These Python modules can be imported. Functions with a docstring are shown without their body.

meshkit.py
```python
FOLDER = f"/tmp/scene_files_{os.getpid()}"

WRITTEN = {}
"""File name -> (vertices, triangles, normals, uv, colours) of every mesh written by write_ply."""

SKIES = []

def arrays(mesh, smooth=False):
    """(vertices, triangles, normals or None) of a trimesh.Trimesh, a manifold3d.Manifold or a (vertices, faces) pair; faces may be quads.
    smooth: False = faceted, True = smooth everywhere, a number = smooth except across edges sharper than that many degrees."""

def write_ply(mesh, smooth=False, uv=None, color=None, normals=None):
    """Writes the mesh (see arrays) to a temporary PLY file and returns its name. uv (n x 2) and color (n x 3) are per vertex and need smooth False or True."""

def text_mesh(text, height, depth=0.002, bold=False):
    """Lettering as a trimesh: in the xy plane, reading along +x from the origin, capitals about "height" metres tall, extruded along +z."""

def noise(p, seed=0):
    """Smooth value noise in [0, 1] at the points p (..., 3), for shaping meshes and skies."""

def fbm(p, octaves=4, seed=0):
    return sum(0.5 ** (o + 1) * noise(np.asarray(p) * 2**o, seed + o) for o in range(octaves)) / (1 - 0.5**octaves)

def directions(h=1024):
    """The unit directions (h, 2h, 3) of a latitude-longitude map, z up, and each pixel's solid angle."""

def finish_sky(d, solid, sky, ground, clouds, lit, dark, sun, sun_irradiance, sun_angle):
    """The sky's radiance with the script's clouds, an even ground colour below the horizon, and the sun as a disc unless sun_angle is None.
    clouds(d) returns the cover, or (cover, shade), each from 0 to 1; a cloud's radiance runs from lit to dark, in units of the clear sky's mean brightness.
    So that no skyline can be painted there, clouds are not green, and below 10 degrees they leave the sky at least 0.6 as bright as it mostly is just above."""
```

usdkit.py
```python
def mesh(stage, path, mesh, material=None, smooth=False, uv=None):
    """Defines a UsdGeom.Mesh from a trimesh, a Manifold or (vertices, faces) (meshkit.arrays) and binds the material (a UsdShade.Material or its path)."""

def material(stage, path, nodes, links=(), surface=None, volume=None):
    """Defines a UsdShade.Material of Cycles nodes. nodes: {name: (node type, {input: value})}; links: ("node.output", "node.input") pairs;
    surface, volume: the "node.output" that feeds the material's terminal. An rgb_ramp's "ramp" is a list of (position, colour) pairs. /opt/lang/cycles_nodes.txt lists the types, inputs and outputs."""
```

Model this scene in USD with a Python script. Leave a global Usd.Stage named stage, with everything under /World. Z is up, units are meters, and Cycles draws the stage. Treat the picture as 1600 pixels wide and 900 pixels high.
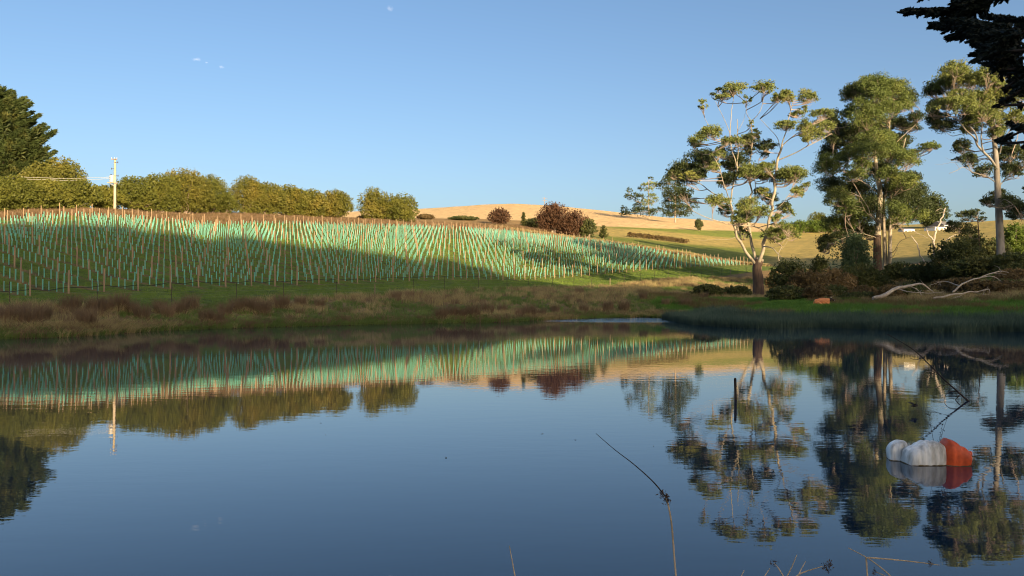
import math, numpy as np, trimesh, shapely, usdkit
from scipy.interpolate import RBFInterpolator
from pxr import Usd, UsdGeom, UsdLux, UsdShade, Gf, Sdf, Vt
from meshkit import noise, fbm

stage = Usd.Stage.CreateInMemory()
UsdGeom.SetStageUpAxis(stage, 'Z')
UsdGeom.SetStageMetersPerUnit(stage, 1.0)
world = UsdGeom.Xform.Define(stage, '/World')
stage.SetDefaultPrim(world.GetPrim())
UsdGeom.Scope.Define(stage, '/World/Looks')

# ------------------------------------------------------------------ camera, sky, sun
EYE, FPX, HORIZON = 2.0, 1230.0, 458.0          # metres above the water; focal length and horizon line in the photo's pixels
cam = UsdGeom.Camera.Define(stage, '/World/camera')
cam.AddTranslateOp().Set(Gf.Vec3d(0, 0, EYE))
cam.AddRotateXOp().Set(90.0 + math.degrees(math.atan((HORIZON - 450) / FPX)))
cam.CreateHorizontalApertureAttr(36.0)
cam.CreateFocalLengthAttr(36.0 * FPX / 1600)
cam.CreateFStopAttr(0.0)
cam.CreateExposureAttr(1.25)
SUN_AZ, SUN_EL = math.radians(25), math.radians(12.0)
SUN = np.array([math.sin(SUN_AZ) * math.cos(SUN_EL), -math.cos(SUN_AZ) * math.cos(SUN_EL), math.sin(SUN_EL)])
SKY_STRENGTH, SUN_STRENGTH = 0.098, 1.25
CLOUDS = [(-495, 366, .0085, .0042, .26), (-455, 354, .0060, .0034, .28), (-478, 361, .004, .002, .25), (-192, 446, .0095, .0060, .16)]   # tiny puffs: direction as slopes, size, cover


def sky_material():
    n = {'sky': ('sky_texture', {'sky_type': 'single_scattering', 'sun_disc': False, 'sun_elevation': SUN_EL,
                                 'sun_rotation': math.atan2(SUN[0], SUN[1]), 'altitude': 200.0, 'air_density': 0.75, 'aerosol_density': 4.0, 'ozone_density': 1.0}),
         'tc': ('texture_coordinate', {}), 'bg': ('background_shader', {'strength': SKY_STRENGTH}),
         'sat': ('hsv', {'saturation': 1.15, 'value': 1.0, 'hue': 0.5}),
         'nz': ('noise_texture', {'scale': 160.0, 'detail': 4.0, 'roughness': .6})}
    l = [('tc.generated', 'nz.vector'), ('sky.color', 'sat.color')]
    prev = 'sat.color'
    for k, (sx, sy, w, h, cov) in enumerate(CLOUDS):
        c = np.array([sx / FPX, 1, sy / FPX]); c /= np.linalg.norm(c)
        n[f'sub{k}'] = ('vector_math', {'math_type': 'subtract', 'vector2': tuple(c)})
        n[f'scl{k}'] = ('vector_math', {'math_type': 'multiply', 'vector2': (1 / w, 1 / w, 1 / h)})
        n[f'len{k}'] = ('vector_math', {'math_type': 'length'})
        n[f'add{k}'] = ('math', {'math_type': 'multiply_add', 'value2': 1.6, 'value3': -0.3})
        n[f'sum{k}'] = ('math', {'math_type': 'add'})
        n[f'map{k}'] = ('map_range', {'range_type': 'smoothstep', 'from_min': 1.1, 'from_max': .25, 'to_min': 0.0, 'to_max': cov, 'clamp': True})
        n[f'mix{k}'] = ('mix_color', {'b': (7.5, 7.0, 6.8), 'use_clamp': True})
        l += [('tc.generated', f'sub{k}.vector1'), (f'sub{k}.vector', f'scl{k}.vector1'), (f'scl{k}.vector', f'len{k}.vector1'),
              ('nz.fac', f'add{k}.value1'), (f'len{k}.value', f'sum{k}.value1'), (f'add{k}.value', f'sum{k}.value2'),
              (f'sum{k}.value', f'map{k}.value'), (f'map{k}.result', f'mix{k}.fac'), (prev, f'mix{k}.a')]
        prev = f'mix{k}.result'
    l.append((prev, 'bg.color'))
    return usdkit.material(stage, '/World/Looks/sky_light', n, l, surface='bg.background')


dome = UsdLux.DomeLight.Define(stage, '/World/sky')
dome.CreateIntensityAttr(1.0)
UsdShade.MaterialBindingAPI.Apply(dome.GetPrim()).Bind(sky_material())
dome.GetPrim().SetCustomDataByKey('kind', 'structure')
sun = UsdLux.DistantLight.Define(stage, '/World/sun')
sun.CreateIntensityAttr(SUN_STRENGTH); sun.CreateNormalizeAttr(True); sun.CreateAngleAttr(0.5)
sun.CreateColorAttr(Gf.Vec3f(1.0, 0.77, 0.48))
zc = SUN; xc = np.cross([0, 0, 1.0], zc); xc /= np.linalg.norm(xc); yc = np.cross(zc, xc)
sun.AddTransformOp().Set(Gf.Matrix4d(*xc, 0, *yc, 0, *zc, 0, 0, 0, 0, 1))


# ------------------------------------------------------------------ helpers
taken = {}


def path_for(name, parent='/World'):
    base = f'{parent}/{name}'
    k = taken.get(base, -1) + 1
    taken[base] = k
    return base if k == 0 else f'{base}_{k:03d}'


def tag(p, label=None, cat=None, group=None, kind=None):
    for k, v in (('label', label), ('category', cat), ('group', group), ('kind', kind)):
        if v:
            p.SetCustomDataByKey(k, v)
    return p


def thing(name, label, cat, loc=(0, 0, 0), rotz=0.0, group=None, scale=None):
    x = UsdGeom.Xform.Define(stage, path_for(name))
    x.AddTranslateOp().Set(Gf.Vec3d(*map(float, loc)))
    if rotz:
        x.AddRotateZOp().Set(float(math.degrees(rotz)))
    if scale is not None:
        x.AddScaleOp().Set(Gf.Vec3f(*np.broadcast_to(np.asarray(scale, float), 3).tolist()))
    tag(x.GetPrim(), label, cat, group)
    x.GetPrim().SetCustomDataByKey('origin', Gf.Vec3d(*map(float, loc)))
    return x.GetPrim()


def obj(name, m, mat, parent=None, smooth=False, label=None):
    """One Mesh prim, in world coordinates moved to its thing's origin."""
    pp = '/World' if parent is None else str(parent.GetPath())
    if parent is not None:
        top = stage.GetPrimAtPath('/'.join(pp.split('/')[:3]))
        o = top.GetCustomDataByKey('origin')
        if isinstance(m, tuple) and o is not None:
            m = (np.asarray(m[0]) - np.array(o), m[1])
    g = usdkit.mesh(stage, path_for(name, pp), m, mat, smooth=smooth).GetPrim()
    if label:
        g.SetCustomDataByKey('label', label)
    if parent is not None and name in ('foliage_clump', 'twigs', 'foliage_spray', 'leaves', 'stems', 'seed_head'):
        g.SetCustomDataByKey('kind', 'stuff')
    return g


def copy_of(src, loc, rotz, label, group=None, scale=None):
    cd = src.GetCustomData()
    base = src.GetName()
    x = UsdGeom.Xform.Define(stage, path_for(base))
    x.GetPrim().GetReferences().AddInternalReference(src.GetPath())
    x.GetPrim().SetInstanceable(True)
    x.ClearXformOpOrder()
    x.AddTranslateOp().Set(Gf.Vec3d(*map(float, loc)))
    x.AddRotateZOp().Set(float(math.degrees(rotz)))
    x.AddScaleOp().Set(Gf.Vec3f(*np.broadcast_to(np.asarray(1.0 if scale is None else scale, float), 3).tolist()))
    tag(x.GetPrim(), label, cd['category'], group or cd.get('group'))
    return x.GetPrim()


def instancer(name, protos, pts, rots, scales, idx, label=None, cat=None, parent=None, rx=None, kind='stuff'):
    pi = UsdGeom.PointInstancer.Define(stage, path_for(name) if parent is None else path_for(name, str(parent.GetPath())))
    targets = []
    for k, (m, mat) in enumerate(protos):
        pth = f'{pi.GetPath()}/plant' + (f'_{k:03d}' if k else '')
        usdkit.mesh(stage, pth, m, mat)
        targets.append(Sdf.Path(pth))
    pi.CreatePrototypesRel().SetTargets(targets)
    pi.CreatePositionsAttr(Vt.Vec3fArray.FromNumpy(np.asarray(pts, np.float32)))
    pi.CreateProtoIndicesAttr(Vt.IntArray.FromNumpy(np.asarray(idx, np.int32)))
    h = np.asarray(rots) / 2
    pi.CreateOrientationsAttr(Vt.QuathArray([Gf.Quath(float(math.cos(a)), 0, 0, float(math.sin(a))) for a in h]))
    s = np.asarray(scales, np.float32)
    if s.ndim == 1:
        s = np.repeat(s[:, None], 3, 1)
    pi.CreateScalesAttr(Vt.Vec3fArray.FromNumpy(s.astype(np.float32)))
    tag(pi.GetPrim(), label, cat, kind=kind)
    return pi.GetPrim()


class MB:
    def __init__(s):
        s.v, s.f, s.n = [], [], 0

    def add(s, v, f):
        v = np.asarray(v, float)
        s.v.append(v); s.f.append(np.asarray(f, int) + s.n); s.n += len(v)
        return s

    def tm(s, m):
        return s.add(m.vertices, m.faces)

    def get(s):
        return np.vstack(s.v), np.vstack(s.f)


def spline(p, n):
    p = np.asarray(p, float)
    if len(p) < 3:
        t = np.linspace(0, 1, n)[:, None]
        return p[0] * (1 - t) + p[-1] * t
    q = np.vstack([2 * p[0] - p[1], p, 2 * p[-1] - p[-2]])
    out, u = [], np.linspace(0, len(p) - 1, n)
    for x in u:
        i = min(int(x), len(p) - 2); t = x - i
        a, b, c, d = q[i:i + 4]
        out.append(.5 * (2 * b + (c - a) * t + (2 * a - 5 * b + 4 * c - d) * t * t + (3 * b - a - 3 * c + d) * t ** 3))
    return np.array(out)


def tube(p, r, sides=7, cap=True):
    p = np.asarray(p, float); r = np.broadcast_to(r, (len(p),)).astype(float)
    t = np.gradient(p, axis=0); t /= np.linalg.norm(t, axis=1, keepdims=True) + 1e-12
    ref = np.array([0, 0, 1.0]) if abs(t[:, 2]).mean() < .8 else np.array([1.0, .2, 0])
    a = np.cross(t, ref); a /= np.linalg.norm(a, axis=1, keepdims=True) + 1e-12
    b = np.cross(t, a); g = np.arange(sides) * 2 * np.pi / sides
    v = p[:, None] + r[:, None, None] * (np.cos(g)[None, :, None] * a[:, None] + np.sin(g)[None, :, None] * b[:, None])
    i, j = np.meshgrid(np.arange(len(p) - 1), np.arange(sides), indexing='ij')
    A, B, C, D = i * sides + j, i * sides + (j + 1) % sides, (i + 1) * sides + (j + 1) % sides, (i + 1) * sides + j
    f = np.vstack([np.stack([A, B, C], -1).reshape(-1, 3), np.stack([A, C, D], -1).reshape(-1, 3)])
    v = v.reshape(-1, 3)
    if cap:
        n = len(v); v = np.vstack([v, p[0], p[-1]]); k = np.arange(sides); e = (len(p) - 1) * sides
        f = np.vstack([f, np.stack([np.full(sides, n), (k + 1) % sides, k], -1), np.stack([np.full(sides, n + 1), e + k, e + (k + 1) % sides], -1)])
    return v, f


def leaf_quads(c, L, W, rng, bias=(0, 0, -.4), axis=None):
    """Pointed leaves (two triangles each) at the points c."""
    n = len(c)
    d = rng.normal(size=(n, 3)) * (1.0 if axis is None else .45) + np.asarray(bias)
    if axis is not None:
        d = d + axis
    d /= np.linalg.norm(d, axis=1, keepdims=True) + 1e-9
    s = np.cross(d, rng.normal(size=(n, 3))); s /= np.linalg.norm(s, axis=1, keepdims=True) + 1e-9
    k = rng.uniform(.65, 1.35, (n, 1))
    d, s = d * k * L / 2, s * k * W / 2
    v = np.stack([c - d, c + s, c + d, c - s], 1).reshape(-1, 3)
    b = np.arange(n)[:, None] * 4
    return v, np.vstack([b + [0, 1, 2], b + [0, 2, 3]])


def unit(rng, n):
    u = rng.normal(size=(n, 3))
    return u / np.linalg.norm(u, axis=1, keepdims=True)


def boxm(x0, x1, y0, y1, z0, z1):
    b = trimesh.creation.box([x1 - x0, y1 - y0, z1 - z0]); b.apply_translation([(x0 + x1) / 2, (y0 + y1) / 2, (z0 + z1) / 2])
    return b


def smooth01(a, b, x):
    t = np.clip((np.asarray(x, float) - a) / (b - a), 0, 1)
    return t * t * (3 - 2 * t)


def P(x, y, d):
    """The world point that the photo shows at pixel (x, y), d metres away."""
    return np.array([(x - 800) / FPX * d, d, EYE + (HORIZON - y) / FPX * d])


# ------------------------------------------------------------------ materials
def M(name, nodes, links, surface):
    return usdkit.material(stage, f'/World/Looks/{name}', nodes, links, surface=surface)


def plain(name, c1, c2=None, scale=3.0, rough=.7, spec=.3, stretch=(1, 1, 1), bump=0.0, detail=4.0, lo=.35, hi=.65):
    c2 = c1 if c2 is None else c2
    n = {'tc': ('texture_coordinate', {}), 'mp': ('mapping', {'scale': stretch}), 'nz': ('noise_texture', {'scale': scale, 'detail': detail, 'roughness': .6}),
         'rp': ('rgb_ramp', {'ramp': [(lo, c1), (hi, c2)]}), 'p': ('principled_bsdf', {'roughness': rough, 'specular_ior_level': spec})}
    l = [('tc.object', 'mp.vector'), ('mp.vector', 'nz.vector'), ('nz.fac', 'rp.fac'), ('rp.color', 'p.base_color')]
    if bump:
        n['b'] = ('bump', {'strength': .8, 'distance': bump}); l += [('nz.fac', 'b.height'), ('b.normal', 'p.normal')]
    return M(name, n, l, 'p.BSDF')


def leafy(name, c1, c2, scale=.6, trans=.28, rough=.55, c3=None):
    c3 = c2 if c3 is None else c3
    n = {'g': ('geometry', {}), 'nz': ('noise_texture', {'scale': scale, 'detail': 3.0}), 'mx': ('math', {'math_type': 'multiply_add', 'value2': .45}),
         'sub': ('math', {'math_type': 'subtract', 'value2': .22}),
         'rp': ('rgb_ramp', {'ramp': [(.28, c1), (.55, c2), (.85, c3)]}), 'p': ('principled_bsdf', {'roughness': rough, 'specular_ior_level': .25}),
         't': ('translucent_bsdf', {}), 'm': ('mix_closure', {'fac': trans})}
    l = [('g.position', 'nz.vector'), ('g.random_per_island', 'mx.value1'), ('nz.fac', 'mx.value3'), ('mx.value', 'sub.value1'), ('sub.value', 'rp.fac'),
         ('rp.color', 'p.base_color'), ('rp.color', 't.color'), ('p.BSDF', 'm.closure1'), ('t.BSDF', 'm.closure2')]
    return M(name, n, l, 'm.closure')


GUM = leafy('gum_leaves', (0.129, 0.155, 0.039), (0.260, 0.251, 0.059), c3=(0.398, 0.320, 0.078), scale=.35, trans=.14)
GUM2 = leafy('gum_leaves_dark_shaded', (0.035, 0.050, 0.015), (0.065, 0.076, 0.019), c3=(0.106, 0.100, 0.026), scale=.35, trans=.14)  # darker copy of the gum leaves; shade on tagged clumps is put into colour
GUMMID = leafy('gum_leaves_deep', (0.088, 0.118, 0.028), (0.177, 0.191, 0.042), c3=(0.271, 0.243, 0.056), scale=.35, trans=.14)
MACRO = leafy('conifer_leaves', (0.054, 0.075, 0.022), (0.147, 0.147, 0.040), scale=.5, c3=(0.265, 0.186, 0.053))
DARKCON = leafy('dark_conifer_leaves', (.008, .013, .008), (.016, .024, .012), scale=.9, trans=.1)
HEDGE = leafy('hedge_leaves', (.105, .115, .020), (.195, .185, .032), scale=.25, c3=(.28, .19, .048), trans=.3)
AUTUMN = leafy('autumn_leaves', (.125, .125, .022), (.225, .180, .034), scale=.25, c3=(.31, .165, .052), trans=.3)
RED = leafy('red_leaves', (.085, .045, .025), (.17, .088, .045), scale=.4, c3=(.24, .145, .06))
OLIVE = leafy('olive_leaves', (0.075, 0.090, 0.030), (0.158, 0.147, 0.045), scale=.5, c3=(0.225, 0.165, 0.060), trans=.35)
BLUEGREEN = leafy('blue_green_leaves', (.075, .115, .055), (.14, .185, .085), scale=.5)
BRIGHT = leafy('bright_leaves', (.085, .130, .020), (.150, .195, .034), scale=.4)
BROWNSCRUB = leafy('brown_scrub', (0.135, 0.096, 0.042), (0.255, 0.168, 0.072), scale=.4, c3=(0.330, 0.225, 0.105), trans=.35)
BARK = plain('pale_bark', (.40, .34, .245), (.17, .14, .10), scale=2.2, stretch=(1, 1, .35), rough=.75, bump=.03, lo=.3, hi=.75)
GREYBARK = plain('grey_bark', (.27, .245, .21), (.15, .13, .105), scale=2.0, stretch=(1, 1, .3), rough=.8, bump=.04)
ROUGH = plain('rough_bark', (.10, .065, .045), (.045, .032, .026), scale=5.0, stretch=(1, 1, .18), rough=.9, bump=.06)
TWIG = plain('twig_bark', (.36, .28, .21), (.24, .18, .14), scale=2.0, rough=.8)
DEADWOOD = plain('dead_wood', (.48, .41, .33), (.30, .25, .20), scale=4.0, rough=.85, stretch=(1, 1, .4))
DARKSTICK = plain('dark_stick', (.045, .032, .024), (.022, .017, .014), scale=8.0, rough=.8)
TIMBER = plain('post_timber', (.32, .22, .13), (.225, .155, .092), scale=1.2, rough=.8, stretch=(3, 3, .4))
TIMBER2 = plain('weathered_timber', (.30, .22, .15), (.17, .12, .08), scale=3, rough=.85, stretch=(3, 3, .4))
STEEL = plain('rusty_steel', (.07, .05, .04), (.045, .035, .03), scale=6, rough=.7)
WIRE = plain('wire', (.22, .20, .18), rough=.5)
POLEWOOD = plain('pole_wood', (.47, .385, .27), (.35, .285, .20), scale=2.5, stretch=(3, 3, .3), rough=.8)
GREYMETAL = plain('grey_metal', (.55, .52, .46), (.45, .43, .39), rough=.5)
BLACKPIPE = plain('black_pipe', (.018, .017, .016), rough=.5)
WHITEPLASTIC = plain('white_plastic', (.80, .80, .77), (.33, .31, .27), scale=9.0, stretch=(1, 1, .22), rough=.5, lo=.40, hi=.66, bump=.004)
ORANGEPLASTIC = plain('orange_plastic', (.72, .11, .03), (.45, .065, .02), scale=7.0, rough=.5, bump=.004)
SCUM = plain('waterline_scum', (.16, .12, .06), (.07, .055, .03), scale=9, rough=.9)
WALLWHITE = plain('white_wall', (.80, .77, .72), (.72, .69, .64), rough=.7)
ROOFGREY = plain('grey_roof', (.17, .165, .17), (.13, .125, .13), rough=.7)
GLASSDARK = plain('window_glass', (.02, .025, .03), rough=.08, spec=.6)
HIDE = plain('brown_hide', (.62, .24, .09), (.46, .165, .065), scale=9, rough=.8)
HIDEDARK = plain('dark_hide', (.030, .020, .016), (.018, .013, .011), scale=9, rough=.8)
HORN = plain('pale_horn', (.40, .33, .24), rough=.6)
FEATHER = plain('dark_feather', (.018, .017, .018), (.03, .028, .028), rough=.6)
STRAW = plain('dry_straw', (.50, .37, .24), (.34, .25, .15), scale=5, rough=.75)
SEED = plain('seed_head', (.085, .050, .030), (.045, .028, .020), scale=30, rough=.8)
LITTER = plain('floating_litter', (.05, .035, .02), (.12, .09, .05), rough=.7)
RUSH = leafy('rush_blades', (.19, .125, .070), (.32, .215, .120), scale=.7, c3=(.42, .30, .17), trans=.35)
DRYGRASS = leafy('dry_grass_blades', (.34, .27, .12), (.52, .41, .20), scale=.5, c3=(.62, .50, .28), trans=.3)
GREENGRASS = leafy('green_grass_blades', (0.136, 0.192, 0.048), (0.240, 0.296, 0.077), scale=.5, c3=(0.352, 0.352, 0.112), trans=.35)
LUSH = leafy('lush_grass_blades', (0.081, 0.173, 0.025), (0.144, 0.271, 0.044), scale=.5, trans=.35)
REED = leafy('reed_blades', (0.058, 0.094, 0.068), (0.104, 0.146, 0.096), scale=.8, trans=.25)
MOWN = leafy('mown_grass_blades', (0.135, 0.203, 0.033), (0.210, 0.285, 0.051), scale=.25, trans=.35, c3=(0.285, 0.285, 0.075))
GUARD = M('tree_guard_plastic', {'i': ('geometry', {}), 'rp': ('rgb_ramp', {'ramp': [(0, (.12, .43, .335)), (1, (.21, .53, .405))]}), 'nz': ('noise_texture', {'scale': .9}),
                                 'p': ('principled_bsdf', {'roughness': .45, 'specular_ior_level': .4}), 't': ('translucent_bsdf', {}), 'm': ('mix_closure', {'fac': .35})},
          [('i.position', 'nz.vector'), ('nz.fac', 'rp.fac'), ('rp.color', 'p.base_color'), ('rp.color', 't.color'), ('p.BSDF', 'm.closure1'), ('t.BSDF', 'm.closure2')], 'm.closure')

# water: calm with fine ripples, rougher in one gust
WATER = M('pond_water', {
    'g': ('geometry', {}), 'm1': ('mapping', {'scale': (.9, 2.3, 1)}), 'n1': ('noise_texture', {'scale': 1.5, 'detail': 3.0, 'roughness': .55}),
    'm2': ('mapping', {'scale': (1.0, 1.7, 1)}), 'n2': ('noise_texture', {'scale': 7.0, 'detail': 2.0}),
    'n3': ('noise_texture', {'scale': .07, 'detail': 2.0}), 'r3': ('map_range', {'from_min': .38, 'from_max': .66, 'to_min': .35, 'to_max': 1.25, 'clamp': True}),
    'gs': ('vector_math', {'math_type': 'subtract', 'vector2': (8.5, 60.0, 0)}), 'gm': ('vector_math', {'math_type': 'multiply', 'vector2': (1 / 9.0, 1 / 6.0, 0)}),
    'gl': ('vector_math', {'math_type': 'length'}), 'gr': ('map_range', {'range_type': 'smoothstep', 'from_min': 1.25, 'from_max': .55, 'to_min': 0, 'to_max': 50.0, 'clamp': True}),
    'amp': ('math', {'math_type': 'add'}), 'mul2': ('math', {'math_type': 'multiply', 'value2': .22}), 'sum': ('math', {'math_type': 'add'}),
    'h': ('math', {'math_type': 'multiply'}), 'b': ('bump', {'strength': 1.0, 'distance': .0015}),
    'p': ('principled_bsdf', {'base_color': (.002, .008, .018), 'roughness': .01, 'ior': 1.56, 'specular_ior_level': .5})},
    [('g.position', 'm1.vector'), ('m1.vector', 'n1.vector'), ('g.position', 'm2.vector'), ('m2.vector', 'n2.vector'), ('g.position', 'n3.vector'), ('n3.fac', 'r3.value'),
     ('g.position', 'gs.vector1'), ('gs.vector', 'gm.vector1'), ('gm.vector', 'gl.vector1'), ('gl.value', 'gr.value'), ('r3.result', 'amp.value1'), ('gr.result', 'amp.value2'),
     ('n2.fac', 'mul2.value1'), ('n1.fac', 'sum.value1'), ('mul2.value', 'sum.value2'), ('sum.value', 'h.value1'), ('amp.value', 'h.value2'), ('h.value', 'b.height'),
     ('b.normal', 'p.normal')], 'p.BSDF')

# ------------------------------------------------------------------ the lie of the land
SHORE = [(-22.2, 34.2), (-20.3, 35.7), (-18.6, 41.7), (-14.8, 45.6), (-10, 49.2), (-4.3, 52.3), (0, 54.7), (3.9, 60), (8, 64), (10.5, 64.7), (13.5, 63), (13.6, 55), (13.2, 50.5),
         (16, 47.6), (20.5, 46), (24.2, 43), (28, 41.5), (36, 40), (48, 33), (60, 20), (66, 8), (60, 3.6), (40, 3.4), (20, 3.0), (0, 3.1), (-20, 3.3), (-32, 4), (-36, 12), (-32, 22), (-26, 31)]
POND = shapely.Polygon(spline(SHORE + SHORE[:1], 240)[:, :2]) if False else shapely.Polygon(SHORE).buffer(1.2, join_style=1).buffer(-1.2, join_style=1).buffer(0)
E0, EA, EB = np.array([-30.6, 50.0]), np.array([.559, .829]), np.array([-.829, .559])     # vineyard: corner, along its front edge, along its rows
ROWLEN, ROWGAP, VINEGAP = 65.0, 2.4, 0.95


def uv_of(X, Y):
    dx, dy = np.asarray(X) - E0[0], np.asarray(Y) - E0[1]
    return dx * EA[0] + dy * EA[1], dx * EB[0] + dy * EB[1]


ctrl = []
for t, v, z in [(-30, 0, 1.2), (0, 0, 1.8), (22, 0, 2.7), (58, 0, 3.7), (91, 0, 5.5), (120, 0, 7), (149, 0, 8.3),
                (-20, 32, 5.5), (0, 32, 7.2), (26, 32, 8.3), (60, 32, 9.4), (100, 32, 11.8), (149, 32, 13.9),
                (-20, 65, 9), (0, 65, 10.6), (26, 65, 12.0), (60, 65, 13.9), (100, 65, 16.4), (149, 65, 18.8),
                (0, -10, 1.5), (30, -10, 2.0), (60, -10, 2.5), (100, -10, 4.2), (149, -8, 7.2),
                (-20, 100, 12.5), (30, 90, 14.8)]:
    q = E0 + EA * t + EB * v
    ctrl.append((q[0], q[1], z))
for x, y, d in [(0, 332, 122), (180, 331, 137), (350, 336, 155), (550, 342, 188), (620, 345, 200), (780, 348, 245), (880, 363, 236), (1000, 377, 240), (1100, 392, 225), (1165, 407, 215),
                (1010, 364, 290), (1100, 376, 280), (1100, 361, 325), (1250, 406, 215), (1250, 386, 265), (1250, 366, 330), (1400, 386, 235), (1400, 410, 180), (1400, 362, 320), (1480, 357, 325),
                (1600, 345, 330), (1550, 398, 150), (650, 341, 320), (800, 345, 330), (500, 341, 300), (920, 351, 330), (300, 340, 300), (0, 335, 300),
                (800, 319, 620), (650, 328, 600), (550, 332, 600), (400, 336, 600), (0, 338, 600), (1000, 337, 600), (1100, 345, 600), (1250, 352, 600), (1400, 354, 600), (1600, 346, 600), (1900, 350, 600), (-300, 345, 600),
                (800, 345, 900), (400, 355, 900), (1200, 365, 900), (0, 355, 900), (1600, 360, 900), (800, 395, 1500), (0, 400, 1500), (1600, 400, 1500),
                (0, 470, 44), (200, 466, 50), (400, 462, 58), (600, 460, 66), (800, 458, 76), (950, 452, 90), (1100, 445, 105), (1186, 466, 88), (1250, 470, 70), (1290, 480, 58),
                (1370, 432, 107), (1450, 450, 85), (1565, 416, 82), (1600, 470, 55), (1450, 472, 60), (1800, 440, 80), (2000, 430, 110), (-200, 470, 45), (-300, 400, 90), (-400, 350, 160)]:
    ctrl.append(tuple(P(x, y, d)))
ctrl += [(0, -6, .55), (-30, -4, .7), (40, -4, .7), (0, -25, 4.5), (40, -25, 5), (-45, -25, 4.5), (100, -25, 5.5), (150, -40, 7), (0, -100, 22), (80, -100, 23), (-80, -100, 20), (200, -100, 24), (-150, -200, 46), (0, -200, 53), (100, -200, 54), (200, -200, 54), (300, -200, 50), (100, -300, 62), (0, -300, 60), (250, -300, 60), (75, 10, 1.6), (75, 30, 1.8), (-48, 15, 1.4), (-45, 35, 1.4),
         (140, 60, 8), (200, 0, 9), (200, 150, 20), (-120, 0, 7), (-150, 60, 13), (0, -450, 55), (200, -450, 55), (-400, -200, 30), (450, -200, 40), (-600, 300, 35), (700, 300, 40), (1500, 0, 30), (-1500, 0, 30)]
ctrl = np.array(ctrl)


def warp(X, Y):
    X, Y = np.asarray(X, float), np.asarray(Y, float)
    return np.stack([X / np.sqrt(Y ** 2 + X ** 2 * .3 + 60 ** 2) * 2.2, np.arcsinh(Y / 45.0)], -1)


rbf = RBFInterpolator(warp(ctrl[:, 0], ctrl[:, 1]), ctrl[:, 2], kernel='thin_plate_spline', smoothing=2e-4)
shapely.prepare(POND)
POND_EDGE = POND.boundary
shapely.prepare(POND_EDGE)


def shore_dist(X, Y):
    """Metres from the waterline, negative in the pond."""
    X, Y = np.atleast_1d(np.asarray(X, float)), np.atleast_1d(np.asarray(Y, float))
    shp = X.shape; x, y = X.ravel(), Y.ravel()
    out = np.full(len(x), 60.0)
    near = (abs(x) < 130) & (y > -60) & (y < 130)
    pts = shapely.points(x[near], y[near])
    out[near] = shapely.distance(pts, POND_EDGE) * np.where(shapely.contains(POND, pts), -1, 1)
    return out.reshape(shp)


def gz(X, Y):
    X, Y = np.atleast_1d(np.asarray(X, float)), np.atleast_1d(np.asarray(Y, float))
    zr = rbf(warp(X.ravel(), Y.ravel())).reshape(X.shape)
    sd = shore_dist(X, Y)
    wob = sd + 1.1 * (fbm(np.stack([X * .35, Y * .35, X * 0], -1), 3, 5) - .5) * (abs(sd) < 6)
    t = smooth01(0, 9, wob)
    far = smooth01(60, 300, np.hypot(X, Y))
    lump = (fbm(np.stack([X * .5, Y * .5, X * 0], -1), 3, 9) - .5) * .22 * (1 - far) + (fbm(np.stack([X * .03, Y * .03, X * 0], -1), 3, 2) - .5) * 1.6 * far
    out = (.04 + .30 * smooth01(0, 1.6, wob)) * (1 - t) + np.maximum(zr, .35) * t + lump * smooth01(0, 2, wob)
    return np.where(wob > 0, out, -.05 - np.minimum(1.3, .45 * abs(wob)))


def g1(X, Y):
    return float(gz(X, Y)[0])


DS = np.concatenate([np.arange(30, 130, .5), np.geomspace(130, 900, 260)])


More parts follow.
